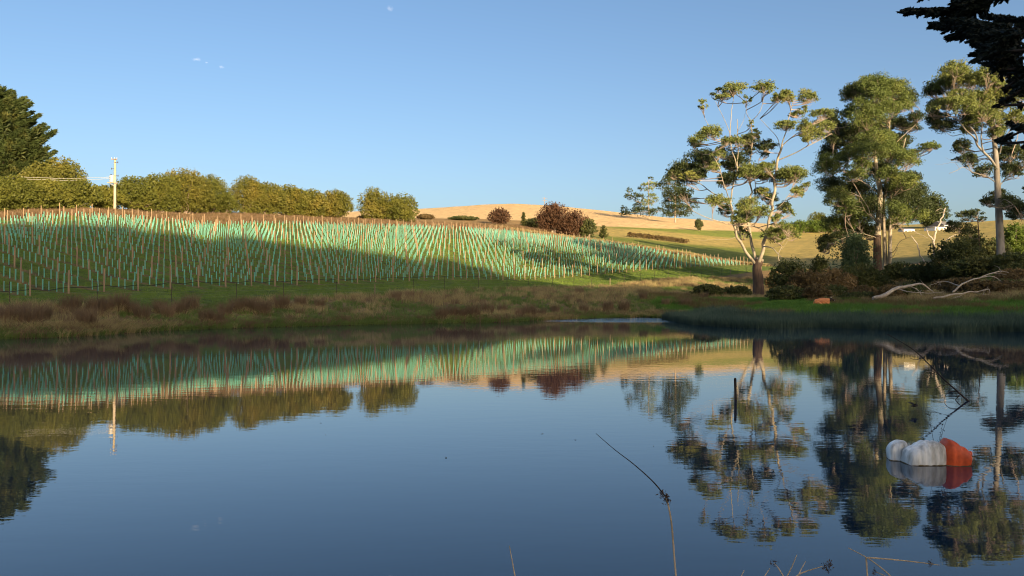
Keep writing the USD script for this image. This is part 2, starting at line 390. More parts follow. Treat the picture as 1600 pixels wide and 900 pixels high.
def hit(x, y):
    """Where the ground is seen at pixel (x, y)."""
    X = (x - 800) / FPX * DS
    z = gz(X, DS); ray = EYE + (HORIZON - y) / FPX * DS
    k = np.nonzero(z >= ray)[0]
    k = k[0] if len(k) else len(DS) - 1
    return np.array([X[k], DS[k], z[k]])


def at(x, d):
    X = (x - 800) / FPX * d
    return np.array([X, d, g1(X, d)])


# one ground sheet, finer where the picture looks
def axis(lo, hi, step, farlo, farhi, grow=1.14):
    mid = list(np.arange(lo, hi, step)); s, a = step, mid[-1]
    while a < farhi:
        s *= grow; a += s; mid.append(a)
    s, a = step, mid[0]
    while a > farlo:
        s *= grow; a -= s; mid.insert(0, a)
    return np.array(mid)


gx = axis(-60, 75, .6, -1800, 1800, 1.10)
gy = np.concatenate([axis(28, 110, .5, -600, 110.2, 1.12)[:-1], np.geomspace(110.5, 2600, 210)])
GX, GY = np.meshgrid(gx, gy)
GZ = gz(GX, GY)
nx, ny = len(gx), len(gy)
gi, gj = np.meshgrid(np.arange(ny - 1), np.arange(nx - 1), indexing='ij')
A = gi * nx + gj
GF = np.stack([A, A + 1, A + nx + 1, A + nx], -1).reshape(-1, 4)
GV = np.stack([GX, GY, GZ], -1).reshape(-1, 3)
# what grows where: real ground colours by field
X, Y = GV[:, 0], GV[:, 1]
U, V = uv_of(X, Y)
PX = 800 + FPX * X / np.maximum(Y, 1)
w1 = (fbm(np.stack([X * .05, Y * .05, X * 0], -1), 3, 21) - .5)
MOWN_C, BANK_C, TAN_C, PAST_C, ROUGH_C, GREEN_C, MUD_C = [np.array(c) for c in ((.105, .145, .028), (.17, .130, .062), (.48, .35, .185), (.29, .235, .08), (.22, .150, .066), (.13, .155, .032), (.095, .070, .036))]
col = np.tile(ROUGH_C, (len(X), 1))


def lay(c, w):
    global col
    w = np.clip(w, 0, 1)[:, None]
    col = col * (1 - w) + c * w


lay(PAST_C, smooth01(900, 960, PX) * smooth01(150, 175, Y) * (Y > 0))
lay(GREEN_C, smooth01(900, 950, PX) * smooth01(1, 8, V * 0 + (Y - 205) * .8) * smooth01(262, 250, Y - (PX - 1000) * .02) * smooth01(1230, 1170, PX))
lay(GREEN_C * 1.25, smooth01(920, 980, PX) * smooth01(300, 306, Y + 8 * w1) * smooth01(1230, 1200, PX))
lay(TAN_C, smooth01(326, 332, Y + 10 * w1 - np.maximum(PX - 900, 0) * .03) * smooth01(1215, 1190, PX))
lay(MOWN_C, smooth01(-9.5, -8.0, V + 2 * w1) * smooth01(ROWLEN + 3, ROWLEN + 1, V) * smooth01(-60, -50, U) * smooth01(168, 158, U))
lay(GREEN_C, smooth01(0, 40, -Y))
SD = shore_dist(X, Y)
lay(BANK_C, smooth01(-8.2, -9.4, V + 2 * w1) * smooth01(-2, 4, Y) * smooth01(130, 115, Y))
lay(np.array([.085, .135, .028]), smooth01(-8.2, -9.4, V) * smooth01(12, 16, X - .0 * Y) * smooth01(22, 18, SD) * smooth01(0, 4, Y))
lay(MUD_C, smooth01(1.6, .3, SD))
rowmask = smooth01(-1.5, 0, V) * smooth01(ROWLEN + 1, ROWLEN, V) * smooth01(153, 150, U) * smooth01(-60, -50, U)
strip = .5 + .5 * np.cos(U / ROWGAP * 2 * np.pi)
GROUND = M('ground', {
    'a': ('attribute', {'attribute': 'field_colour'}), 'r': ('attribute', {'attribute': 'row_mask'}), 'g': ('geometry', {}),
    'n1': ('noise_texture', {'scale': .35, 'detail': 6.0, 'roughness': .65}), 'n2': ('noise_texture', {'scale': 3.5, 'detail': 5.0, 'roughness': .7}),
    'rp': ('rgb_ramp', {'ramp': [(.3, (.62, .66, .62)), (.5, (1, 1, 1)), (.72, (1.38, 1.24, 1.15))]}), 'rp2': ('rgb_ramp', {'ramp': [(.3, (.6, .6, .6)), (.7, (1.35, 1.32, 1.28))]}),
    'x1': ('mix_color', {'blend_type': 'multiply', 'fac': 1.0}), 'x2': ('mix_color', {'blend_type': 'multiply', 'fac': 1.0}),
    'dot': ('vector_math', {'math_type': 'dot_product', 'vector2': (float(EA[0]), float(EA[1]), 0)}),
    'ph': ('math', {'math_type': 'multiply_add', 'value2': 2 * math.pi / ROWGAP, 'value3': float(-2 * math.pi / ROWGAP * (E0 @ EA))}), 'cs': ('math', {'math_type': 'cosine'}),
    'st': ('map_range', {'range_type': 'smoothstep', 'from_min': .35, 'from_max': .95, 'to_min': 0.0, 'to_max': .75, 'clamp': True}), 'sm': ('math', {'math_type': 'multiply'}), 'sn': ('math', {'math_type': 'multiply'}),
    'soil': ('mix_color', {'b': (.17, .105, .052)}), 'b': ('bump', {'strength': .7, 'distance': .12}),
    'p': ('principled_bsdf', {'roughness': .9, 'specular_ior_level': .1})},
    [('g.position', 'n1.vector'), ('g.position', 'n2.vector'), ('n1.fac', 'rp.fac'), ('n2.fac', 'rp2.fac'), ('g.position', 'dot.vector1'), ('dot.value', 'ph.value1'), ('ph.value', 'cs.value1'), ('cs.value', 'st.value'),
     ('st.result', 'sm.value1'), ('r.fac', 'sm.value2'), ('sm.value', 'soil.fac'), ('a.color', 'soil.a'), ('soil.result', 'x1.a'), ('rp.color', 'x1.b'), ('x1.result', 'x2.a'), ('rp2.color', 'x2.b'),
     ('x2.result', 'p.base_color'), ('n2.fac', 'b.height'), ('b.normal', 'p.normal')], 'p.BSDF')
g = usdkit.mesh(stage, path_for('ground'), (GV, GF), GROUND, smooth=True)
tag(g.GetPrim(), 'grassy banks, vineyard slope, pasture and tan hill around the pond', 'ground', kind='structure')
api = UsdGeom.PrimvarsAPI(g)
api.CreatePrimvar('field_colour', Sdf.ValueTypeNames.Color3fArray, 'vertex').Set(Vt.Vec3fArray.FromNumpy(col.astype(np.float32)))
api.CreatePrimvar('row_mask', Sdf.ValueTypeNames.FloatArray, 'vertex').Set(Vt.FloatArray.FromNumpy(rowmask.astype(np.float32)))

wv = np.array([[-60, -2, 0], [90, -2, 0], [90, 80, 0], [-60, 80, 0]], float)
w = usdkit.mesh(stage, path_for('pond_water'), (wv, np.array([[0, 1, 2, 3]])), WATER)
tag(w.GetPrim(), 'calm farm pond mirroring the sky, vineyard and gum trees', 'pond', kind='structure')

# ------------------------------------------------------------------ vineyard
rng = np.random.default_rng(4)


def post_mesh(h, r, sides=8, seed=0):
    v, f = tube(np.array([[0, 0, -.15], [0, 0, h * .5], [0, 0, h - .02], [0, 0, h]]), [r * 1.03, r, r * .97, r * .8], sides)
    return v, f


def guard_mesh(h=.76, r=.047, sides=8):
    g = np.arange(sides) * 2 * np.pi / sides
    ring = lambda rr, z: np.stack([rr * np.cos(g), rr * np.sin(g), np.full(sides, z)], -1)
    v = np.vstack([ring(r * .95, 0), ring(r * .97, h * .85), ring(r * 1.08, h), ring(r * .85, h), ring(r * .8, h * .15)])
    f = []
    for k in range(4):
        for j in range(sides):
            a, b = k * sides + j, k * sides + (j + 1) % sides
            f += [[a, b, b + sides], [a, b + sides, a + sides]]
    return v, np.array(f)


guards, posts = [], []
for i in range(-16, 62):
    u = i * ROWGAP
    n = int(ROWLEN / VINEGAP)
    for j in range(n):
        if rng.random() < .035:
            continue
        v = .7 + j * VINEGAP + rng.normal(0, .03)
        q = E0 + EA * (u + rng.normal(0, .02)) + EB * v
        guards.append((q[0], q[1]))
    for v in np.arange(0, ROWLEN + .1, 6.5):
        q = E0 + EA * (u + rng.normal(0, .04)) + EB * (v + (rng.normal(0, .12) if v else 0))
        posts.append((q[0], q[1], v == 0))
guards = np.array(guards); posts = np.array(posts, float)


def in_view(p, margin=.76):
    return (abs(p[:, 0] / p[:, 1]) < margin) & (p[:, 1] > 25)


guards, posts = guards[in_view(guards)], posts[in_view(posts)]
for pts, kindname in ((guards, 'guard'), (posts, 'post')):
    vis = abs(pts[:, 0] / pts[:, 1]) < .66
    dist = np.where(vis, np.hypot(pts[:, 0], pts[:, 1]), 1e4 + np.hypot(pts[:, 0], pts[:, 1]))
    order = np.argsort(dist)
    near, rest = pts[order[:300]], pts[order[300:]]
    zn, zr_ = gz(near[:, 0], near[:, 1]), gz(rest[:, 0], rest[:, 1])
    if kindname == 'guard':
        mesh, mat = guard_mesh(), GUARD
        lab, cat, grp = 'aqua green plastic sleeve around a young vine in the front of the vineyard', 'tree guard', 'vine guards in the front rows'
        restlab = 'aqua green plastic vine sleeves crowding the rows farther up the slope'
    else:
        mesh, mat = post_mesh(1.72, .058), TIMBER
        lab, cat, grp = 'orange brown round timber post standing in the nearer vineyard rows', 'post', 'timber posts of the nearer vineyard rows'
        restlab = 'thin timber posts of the vineyard rows far up the slope'
    name = 'vine_guard' if kindname == 'guard' else 'vineyard_post'
    first = None
    for k, p in enumerate(near):
        s = rng.uniform(.9, 1.08)
        hs = (s, s, s * rng.uniform(.92, 1.08))
        tx, ty = (rng.normal(0, 1.3, 2) if kindname == 'guard' else rng.normal(0, 1.0, 2))
        loc = (p[0], p[1], zn[k] - .02)
        if first is None:
            end = kindname == 'post' and p[2] > .5
            first = thing(name, 'brown timber end post in the front line of vineyard posts above the grass' if end else lab, cat, loc, 0, 'front line of timber end posts' if end else grp)
            usdkit.mesh(stage, f'{first.GetPath()}/' + ('sleeve' if kindname == 'guard' else 'pole'), mesh, mat, smooth=40)
            if kindname == 'guard':
                usdkit.mesh(stage, f'{first.GetPath()}/stake', tube(np.array([[.07, 0, -.1], [.07, 0, .98]]), .011, 5), TIMBER2)
        else:
            if kindname == 'post' and p[2] > .5:
                c = copy_of(first, loc, rng.uniform(0, 6.28), 'brown timber end post in the front line of vineyard posts above the grass', 'front line of timber end posts', hs)
            else:
                c = copy_of(first, loc, rng.uniform(0, 6.28), lab, grp, hs)
            UsdGeom.Xformable(c).AddRotateXOp(opSuffix='tilt').Set(float(tx))
    instancer(name + '_far', [(mesh, mat)], np.column_stack([rest[:, :2], zr_ - .02]), rng.uniform(0, 6.28, len(rest)), rng.uniform(.88, 1.1, len(rest)), np.zeros(len(rest), int), restlab, cat)

# black drip line hung along the front posts
us = np.arange(-14, 61) * ROWGAP
path = []
for k, u in enumerate(us):
    for q, s in enumerate((0, .5)):
        p = E0 + EA * (u + s * ROWGAP) + EB * .12
        path.append((p[0], p[1], g1(p[0], p[1]) + (.42 if q == 0 else .30)))
path = np.array(path)
o = obj('irrigation_pipe', tube(path, .022, 5), BLACKPIPE)
tag(o, 'black irrigation pipe slung low along the front vineyard posts', 'pipe')

# wire fence below the vineyard
fence = thing('wire_fence', 'thin wire fence on dark steel pickets along the top of the bank', 'fence')
tops = []
for u in np.arange(-14, 165, 4.6):
    p = E0 + EA * (u + rng.normal(0, .2)) + EB * -8.3
    z = g1(*p); tops.append((p[0], p[1], z))
    wood = rng.random() < .18
    obj('fence_post', tube(np.array([[p[0], p[1], z - .2], [p[0] + rng.normal(0, .03), p[1], z + (1.0 if wood else 1.25)]]), .05 if wood else .022, 6), TIMBER2 if wood else STEEL, fence)
tops = np.array(tops)
for h in (.35, .7, 1.05):
    obj('wire', tube(tops + [0, 0, h], .003, 3), WIRE, fence)


# ------------------------------------------------------------------ trees
def puff(c, rx, ry, rz, rng, L, W, dens=1.0, dome=True, bias=(0, 0, -.45), tr=.46, tn=1.0):
    """A clump of leaves: many small tufts over a dome. Returns (leaf mesh, tuft centres)."""
    m = max(7, int(13 * tn * (rx * rz + rx * ry) ** .75))
    u = unit(rng, m)
    if dome:
        u[:, 2] = np.where(u[:, 2] < -.6, -u[:, 2] * .6, u[:, 2])
    rad = rng.uniform(.45, 1.0, (m, 1)) ** .6
    sub = c + u * rad * [rx, rz, ry]
    n = int(dens * 5.0 * (rx * ry * 2 + rx * rz) / (L * W))
    k = rng.integers(0, m, n)
    sr = tr * np.array([(rx + rz) / 2, (rx + rz) / 2, min(ry, (rx + rz) / 2) * .8]) * rng.uniform(.6, 1.25, (m, 1))
    pts = sub[k] + unit(rng, n) * rng.uniform(0, 1, (n, 1)) ** .5 * sr[k]
    return leaf_quads(pts, L, W, rng, bias), sub


def gum(name, label, d, base, trunk, limbs, clumps, seed, leafmats, L=.22, W=.09, spread=4.0, dens=1.0, rough_to=None, bark=BARK, cat='tree', dup=2, fat=(1.14, 1.5)):
    """A gum tree. trunk: pixels (x, y, depth offset) with radius; limbs: ([(x, y, dd)...], r0, r1); clumps: (x, y, rx, ry, shade) in pixels."""
    rng = np.random.default_rng(seed)
    b = at(base[0], d + base[2])
    t = thing(name, label, cat, tuple(b))
    joints = []
    for k, (pts, r0, r1) in enumerate(trunk):
        p = np.array([P(x, y, d + dd) for x, y, dd in pts])
        if k == 0:
            p = np.vstack([[p[0, 0], p[0, 1], g1(p[0, 0], p[0, 1]) - .4], p])
        sp = spline(p, 7 * len(p)); n = len(sp)
        r = np.linspace(r0, r1, n) * (1 + .10 * (noise(sp * 1.3, seed) - .5))
        r[:max(2, n // 7)] *= np.linspace(1.45, 1.0, max(2, n // 7)) if k == 0 else 1
        cut = 0
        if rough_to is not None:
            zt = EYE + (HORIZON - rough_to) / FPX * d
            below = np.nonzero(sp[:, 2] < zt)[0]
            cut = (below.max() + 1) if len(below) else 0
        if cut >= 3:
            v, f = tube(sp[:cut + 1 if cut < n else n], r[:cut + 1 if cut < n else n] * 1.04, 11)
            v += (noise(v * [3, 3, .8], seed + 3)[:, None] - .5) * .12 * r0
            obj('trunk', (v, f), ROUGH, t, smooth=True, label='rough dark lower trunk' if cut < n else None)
        else:
            cut = 1
        if cut < n - 2:
            v, f = tube(sp[cut - 1:], r[cut - 1:], 10)
            v += (noise(v * [2, 2, .7], seed + 4)[:, None] - .5) * .10 * r0
            obj('trunk', (v, f), bark, t, smooth=True)
        joints += [(q, rr) for q, rr in zip(sp[n // 3:], r[n // 3:])]
    for pts, r0, r1 in limbs:
        p = np.array([P(x, y, d + dd) for x, y, dd in pts])
        sp = spline(p, 8 * len(p)); r0, r1 = r0 * .52, r1 * .6
        sp[1:-1] += (np.stack([noise(sp[1:-1] * .9, seed + a) for a in (7, 8, 9)], -1) - .5) * min(.5, r0 * 2.2)
        r = np.linspace(r0, r1, len(sp))
        obj('limb', tube(sp, r, 8), bark, t, smooth=True)
        joints += list(zip(sp, r))
    jp = np.array([j[0] for j in joints])
    tw = MB()
    rd = np.random.default_rng(seed + 1)
    extra = [(x + rd.uniform(-.45, .45) * rx, y + rd.uniform(-.25, .45) * ry, rx * .75, ry * .75, sh) for x, y, rx, ry, sh in clumps if rx > 9 for _ in range(dup)]
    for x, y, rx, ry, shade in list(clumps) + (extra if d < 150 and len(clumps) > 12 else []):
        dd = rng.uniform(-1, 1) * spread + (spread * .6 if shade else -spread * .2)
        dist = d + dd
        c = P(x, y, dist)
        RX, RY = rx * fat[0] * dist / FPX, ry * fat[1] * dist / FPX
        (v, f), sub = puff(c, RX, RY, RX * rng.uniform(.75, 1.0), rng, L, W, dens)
        obj('foliage_clump', (v, f), leafmats[1 if shade else 0], t)  # clumps tagged as shaded take the darker leaf colour
        cost = np.linalg.norm((jp - c) * [1, .55, 1], axis=1) + 2.0 * np.maximum(0, jp[:, 2] - (c[2] - RY))
        s = jp[np.argmin(cost)]
        mid = c - [0, 0, RY * .8]
        knee = s + (mid - s) * .55 + rng.normal(0, .22, 3) * min(1.5, np.linalg.norm(mid - s) * .25) - [0, 0, .1]
        tw.add(*tube(spline([s, knee, mid], 9), np.linspace(.05, .028, 9), 5, cap=False))
        for q in sub[rng.permutation(len(sub))[:9]]:
            k2 = (mid + q) / 2 + rng.normal(0, .12, 3) + [0, 0, -.1]
            st = mid if rng.random() < .5 else knee
            tw.add(*tube(spline([st, k2, q], 6), np.linspace(.022, .010, 6), 4, cap=False))
    obj('twigs', tw.get(), TWIG, t, smooth=True)
    return t


def z6(l):   # clump lists read off enlargements: (x, y, rx, ry, shaded)
    return l


c1 = [(1000 + x / 5, 100 + y / 5, a / 5, b / 5, s) for x, y, a, b, s in [
    (495, 320, 40, 50, 0), (575, 245, 30, 24, 1), (635, 213, 42, 30, 1), (745, 192, 88, 38, 0), (650, 255, 70, 18, 0), (840, 270, 34, 36, 0), (970, 180, 78, 42, 0), (1085, 268, 55, 32, 0), (1165, 250, 70, 42, 0),
    (1310, 250, 75, 42, 0), (1230, 385, 50, 24, 0), (1290, 352, 32, 26, 0), (1420, 385, 82, 34, 0), (545, 535, 90, 46, 0), (450, 600, 62, 46, 0), (1140, 475, 75, 35, 0), (1290, 490, 60, 50, 0), (1425, 490, 88, 45, 0),
    (1340, 550, 90, 50, 0), (470, 735, 110, 58, 1), (350, 810, 100, 50, 1), (270, 850, 60, 42, 1), (870, 590, 60, 50, 1), (780, 600, 75, 36, 0), (690, 610, 55, 40, 0), (640, 690, 65, 45, 0), (760, 740, 90, 60, 1),
    (1000, 635, 70, 34, 1), (985, 705, 40, 28, 1), (862, 470, 28, 28, 0), (900, 540, 38, 38, 1), (1020, 805, 70, 42, 0), (860, 840, 110, 58, 1), (1190, 855, 105, 50, 0), (1000, 880, 80, 32, 0), (420, 860, 90, 42, 0),
    (570, 800, 60, 42, 0), (690, 880, 70, 32, 1), (880, 660, 60, 40, 1)]]
c1 += [(1060 + x / 6.667, 240 + y / 6.667, a / 6.667, b / 6.667, s) for x, y, a, b, s in [
    (500, 280, 95, 65, 1), (420, 500, 120, 55, 0), (480, 590, 70, 50, 1), (730, 545, 115, 75, 0), (760, 200, 115, 80, 0), (690, 650, 110, 60, 0), (620, 700, 70, 36, 0), (850, 600, 90, 60, 0), (870, 410, 85, 55, 0), (960, 470, 70, 60, 1),
    (1160, 240, 130, 75, 0), (1230, 400, 70, 55, 0), (1100, 560, 70, 60, 1), (1150, 600, 60, 50, 0), (1040, 690, 70, 60, 0), (1000, 820, 90, 55, 0), (1130, 800, 80, 45, 0), (1030, 270, 60, 50, 1), (1330, 350, 60, 40, 0), (640, 800, 60, 50, 1), (690, 840, 50, 46, 1),
    (110, 260, 110, 70, 1), (200, 190, 90, 60, 1), (60, 420, 80, 60, 1), (290, 90, 110, 70, 1), (530, 120, 90, 60, 1)]]
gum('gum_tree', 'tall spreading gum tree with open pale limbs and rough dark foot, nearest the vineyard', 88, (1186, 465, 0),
    [([(1185, 440, 0), (1183, 418, 0), (1188, 404, 0)], .62, .42)],
    [([(1184, 418, 0), (1193, 385, -.5), (1201, 352, -.8), (1209, 312, -1), (1213, 272, -1), (1217, 242, -1), (1222, 226, -1)], .40, .17),
     ([(1184, 416, 0), (1176, 385, 1), (1170, 352, 1.6), (1167, 326, 2), (1176, 300, 2)], .34, .16),
     ([(1186, 420, 0), (1166, 392, -.4), (1150, 368, -1), (1145, 345, -1.2), (1142, 315, -1)], .34, .17),
     ([(1193, 360, -.7), (1178, 354, -2), (1160, 352, -3), (1140, 350, -3.5), (1120, 345, -4), (1100, 338, -4), (1082, 329, -4)], .17, .05),
     ([(1222, 226, -1), (1229, 204, -1), (1234, 180, -1), (1240, 158, -1)], .13, .04), ([(1222, 228, -1), (1240, 213, -2), (1258, 200, -2), (1268, 195, -2)], .11, .04),
     ([(1220, 235, -1), (1215, 215, 0), (1198, 196, 0), (1188, 185, 0)], .08, .03), ([(1217, 250, -1), (1240, 240, -2), (1262, 228, -3), (1285, 217, -3), (1300, 208, -3)], .13, .04),
     ([(1176, 300, 2), (1170, 270, 2), (1174, 240, 2), (1176, 212, 2), (1175, 188, 2)], .16, .09), ([(1175, 189, 2), (1168, 178, 2), (1166, 160, 2)], .07, .03), ([(1175, 189, 2), (1186, 177, 2), (1192, 160, 2), (1194, 145, 2)], .08, .03),
     ([(1142, 315, -1), (1146, 290, 0), (1152, 262, 0), (1154, 235, 0), (1153, 212, 0), (1152, 186, 0)], .17, .06), ([(1153, 205, 0), (1162, 188, 0), (1166, 172, 0)], .05, .02),
     ([(1152, 262, 0), (1146, 238, -1), (1141, 215, -1), (1142, 192, -1), (1145, 165, -1), (1148, 146, -1)], .14, .04), ([(1141, 208, -1), (1134, 190, -1), (1124, 170, -1), (1118, 158, -1)], .07, .025),
     ([(1144, 232, -1), (1130, 222, -2), (1118, 206, -2), (1104, 190, -2), (1098, 176, -2)], .08, .025), ([(1160, 385, -.5), (1148, 340, 2), (1132, 312, 3), (1112, 300, 3), (1092, 285, 3), (1070, 268, 3)], .17, .05),
     ([(1142, 318, -1), (1132, 290, -3), (1124, 262, -3), (1112, 240, -3)], .11, .04), ([(1206, 330, -1), (1216, 324, -2), (1226, 315, -2.5), (1236, 300, -2.5)], .11, .04),
     ([(1202, 345, -1), (1199, 330, 1), (1203, 316, 1)], .08, .04), ([(1193, 385, -.5), (1206, 388, -3), (1216, 397, -4), (1226, 404, -4.5)], .13, .06), ([(1206, 388, -3), (1222, 380, -4), (1232, 366, -4)], .05, .02),
     ([(1150, 370, -1), (1138, 374, -2), (1120, 374, -3), (1092, 376, -3)], .05, .015), ([(1182, 300, 1), (1180, 275, 3), (1186, 250, 3)], .09, .03)],
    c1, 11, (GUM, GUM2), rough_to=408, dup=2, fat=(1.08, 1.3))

c2 = [(1280 + x / 5, 100 + y / 5, a / 5, b / 5, s) for x, y, a, b, s in [
    (450, 160, 110, 58, 0), (290, 205, 92, 50, 1), (265, 250, 82, 38, 0), (380, 160, 70, 50, 0), (560, 200, 110, 62, 0), (640, 190, 66, 52, 1), (700, 270, 62, 62, 1), (640, 300, 90, 60, 0), (430, 255, 100, 60, 0), (250, 380, 60, 40, 0),
    (380, 420, 120, 85, 0), (450, 350, 80, 50, 0), (600, 460, 90, 42, 1), (770, 412, 60, 34, 1), (710, 500, 70, 36, 1), (300, 520, 110, 60, 1), (450, 510, 80, 52, 1), (420, 580, 110, 50, 0), (630, 590, 74, 38, 1), (862, 645, 68, 28, 0), (740, 685, 42, 15, 1),
    (420, 660, 165, 70, 0), (600, 640, 70, 50, 1), (700, 750, 92, 58, 0), (560, 700, 92, 60, 0), (250, 690, 72, 50, 0), (100, 690, 80, 60, 1), (60, 800, 90, 68, 0), (180, 770, 52, 50, 0), (330, 790, 72, 50, 0), (480, 820, 82, 60, 1),
    (700, 880, 82, 32, 1), (280, 870, 80, 42, 0), (120, 430, 60, 50, 1), (150, 520, 72, 60, 1), (100, 600, 62, 50, 1), (560, 340, 80, 50, 0), (520, 560, 70, 40, 0), (220, 600, 90, 50, 1), (330, 310, 70, 40, 0)]]
c2 += [(x, y, a, b, s) for x, y, a, b, s in [
    (1300, 288, 20, 12, 1), (1310, 308, 18, 12, 0), (1326, 328, 20, 14, 0), (1302, 350, 18, 11, 0), (1318, 368, 18, 12, 1), (1290, 378, 13, 8, 1), (1288, 388, 10, 6, 1), (1340, 300, 25, 15, 1), (1345, 338, 22, 15, 0), (1395, 300, 25, 15, 1),
    (1420, 318, 28, 17, 1), (1424, 336, 22, 8, 0), (1410, 284, 20, 12, 0), (1434, 300, 16, 10, 1), (1380, 272, 22, 12, 0), (1360, 320, 18, 14, 1), (1400, 335, 20, 14, 0), (1355, 362, 14, 10, 1), (1390, 352, 14, 8, 1)]]
ca = [c for c in c2 if c[0] < 1368]; cb = [c for c in c2 if c[0] >= 1368]
gum('gum_tree', 'dense domed gum tree with thick brown footed trunk, behind the pale blue green shrub', 107, (1371, 431, 0),
    [([(1371, 410, 0), (1371, 370, 0), (1374, 335, 0), (1375, 293, 0), (1370, 262, 0), (1366, 225, 0), (1362, 180, 0), (1362, 140, 0)], .58, .08)],
    [([(1372, 350, 0), (1362, 338, -2), (1355, 322, -3), (1346, 308, -3)], .20, .07), ([(1363, 336, -2), (1354, 332, -3), (1346, 315, -4)], .12, .05), ([(1370, 300, 0), (1350, 285, -2), (1330, 272, -3), (1305, 262, -3)], .17, .05),
     ([(1366, 262, 0), (1345, 240, 1), (1320, 222, 2), (1305, 200, 2)], .14, .04), ([(1363, 200, 0), (1345, 180, 0), (1328, 160, 0), (1320, 148, 0)], .10, .03), ([(1372, 372, 0), (1345, 365, -2), (1320, 372, -3), (1295, 382, -4)], .11, .03),
     ([(1375, 310, 0), (1369, 280, -2), (1364, 268, -2)], .10, .05)],
    ca, 23, (GUMMID, GUM2), L=.24, W=.10, spread=5.5, dens=1.1, rough_to=372)
gum('gum_tree', 'pair of slim cream gum trunks rising together, right of the brown footed trunk', 109, (1384, 424, 0),
    [([(1383, 405, 0), (1382, 364, 0), (1381, 324, 0), (1384, 290, 0), (1388, 250, 0), (1390, 210, 0), (1392, 160, 0)], .33, .07), ([(1386, 430, 0), (1390, 405, -.5), (1391, 378, -.6), (1393, 302, -.8), (1397, 270, -.8), (1408, 245, -1), (1416, 215, -1)], .34, .06)],
    [([(1381, 330, 0), (1386, 298, -2), (1392, 288, -3), (1402, 276, -4), (1409, 270, -4)], .15, .05), ([(1390, 240, 0), (1402, 222, 0), (1420, 205, 1), (1435, 190, 1)], .10, .03), ([(1395, 300, -.8), (1410, 300, 1), (1428, 298, 2), (1440, 292, 2)], .10, .03),
     ([(1397, 272, -.8), (1420, 256, -1), (1436, 246, -1), (1452, 232, -1)], .08, .03), ([(1391, 395, -.6), (1398, 392, -2), (1406, 378, -3), (1418, 372, -4), (1428, 368, -4)], .10, .03), ([(1391, 402, -.6), (1396, 400, -2), (1404, 385, -3)], .08, .03), ([(1391, 175, 0), (1400, 155, 0), (1404, 140, 0)], .06, .03)],
    cb, 29, (GUMMID, GUM2), L=.24, W=.10, spread=5.5, dens=1.1, rough_to=None)

c3 = [(1280 + x / 5, 100 + y / 5, a / 5, b / 5, s) for x, y, a, b, s in [
    (890, 205, 70, 46, 1), (960, 160, 82, 46, 0), (1070, 120, 92, 48, 0), (1060, 45, 98, 48, 0), (1200, 130, 92, 48, 0), (1330, 130, 82, 38, 0), (1420, 150, 52, 38, 0), (1090, 230, 62, 30, 0), (1000, 310, 100, 42, 0), (930, 300, 60, 30, 1),
    (885, 370, 52, 40, 1), (930, 430, 80, 46, 1), (1000, 480, 92, 38, 1), (1110, 320, 92, 66, 0), (1250, 290, 102, 66, 0), (1400, 260, 112, 80, 0), (1500, 230, 66, 50, 0), (1300, 380, 102, 60, 0), (1400, 440, 72, 56, 0), (1200, 480, 82, 50, 0),
    (1400, 540, 62, 46, 0), (1550, 400, 62, 60, 0), (1540, 455, 62, 30, 1), (1480, 700, 110, 56, 1), (1500, 820, 84, 50, 1), (1130, 640, 66, 50, 1), (1085, 745, 36, 16, 1), (1180, 760, 60, 46, 1), (1290, 830, 60, 42, 1), (1590, 760, 34, 50, 1), (1190, 400, 80, 50, 1), (1330, 60, 80, 40, 0), (1450, 60, 80, 40, 0), (1560, 120, 60, 50, 0), (1600, 240, 60, 60, 0)]]
c3 += [(1547, 316, 12, 7, 1), (1575, 318, 18, 11, 1), (1596, 330, 20, 11, 1), (1560, 302, 10, 5, 1)]
gum('gum_tree', 'tall gum tree with one thick grey trunk forking high, at the right edge', 82, (1565, 415, 0),
    [([(1564, 395, 0), (1562, 350, 0), (1560, 305, 0), (1558, 262, 0), (1555, 222, 0), (1552, 185, 0), (1555, 150, 0), (1560, 120, 0)], 0.44, .10)],
    [([(1558, 262, 0), (1546, 246, -1), (1536, 234, -1.5), (1524, 220, -2), (1513, 207, -2), (1500, 190, -2), (1490, 165, -2)], .26, .06), ([(1538, 236, -1.5), (1534, 215, -2), (1535, 190, -2), (1530, 165, -2)], .15, .05),
     ([(1528, 222, -2), (1524, 205, -3), (1515, 195, -3)], .15, .07), ([(1562, 240, 0), (1567, 222, -1), (1576, 208, -2), (1590, 196, -2), (1604, 185, -2)], .15, .05), ([(1553, 200, 0), (1545, 190, 1), (1530, 180, 2), (1512, 160, 2), (1500, 135, 2)], .13, .04),
     ([(1555, 284, 0), (1543, 276, -1), (1530, 272, -2), (1518, 268, -3), (1506, 261, -3.5), (1496, 266, -4), (1484, 271, -4)], .10, .03), ([(1500, 264, -3.5), (1492, 254, -4), (1476, 256, -4), (1462, 257, -4)], .035, .01), ([(1506, 261, -3.5), (1498, 252, -4), (1486, 250, -4), (1478, 246, -4)], .03, .01),
     ([(1513, 207, -2), (1500, 210, -1), (1488, 212, 0), (1476, 205, 0)], .08, .03), ([(1555, 160, 0), (1540, 138, 0), (1520, 120, 0), (1505, 105, 0)], .10, .03), ([(1560, 318, 0), (1570, 312, -2), (1586, 322, -3)], .09, .03), ([(1557, 300, 0), (1575, 270, 2), (1582, 240, 2)], .10, .04)],
    c3, 37, (GUM, GUM2), spread=4.0, rough_to=None, dens=1.1, bark=GREYBARK)

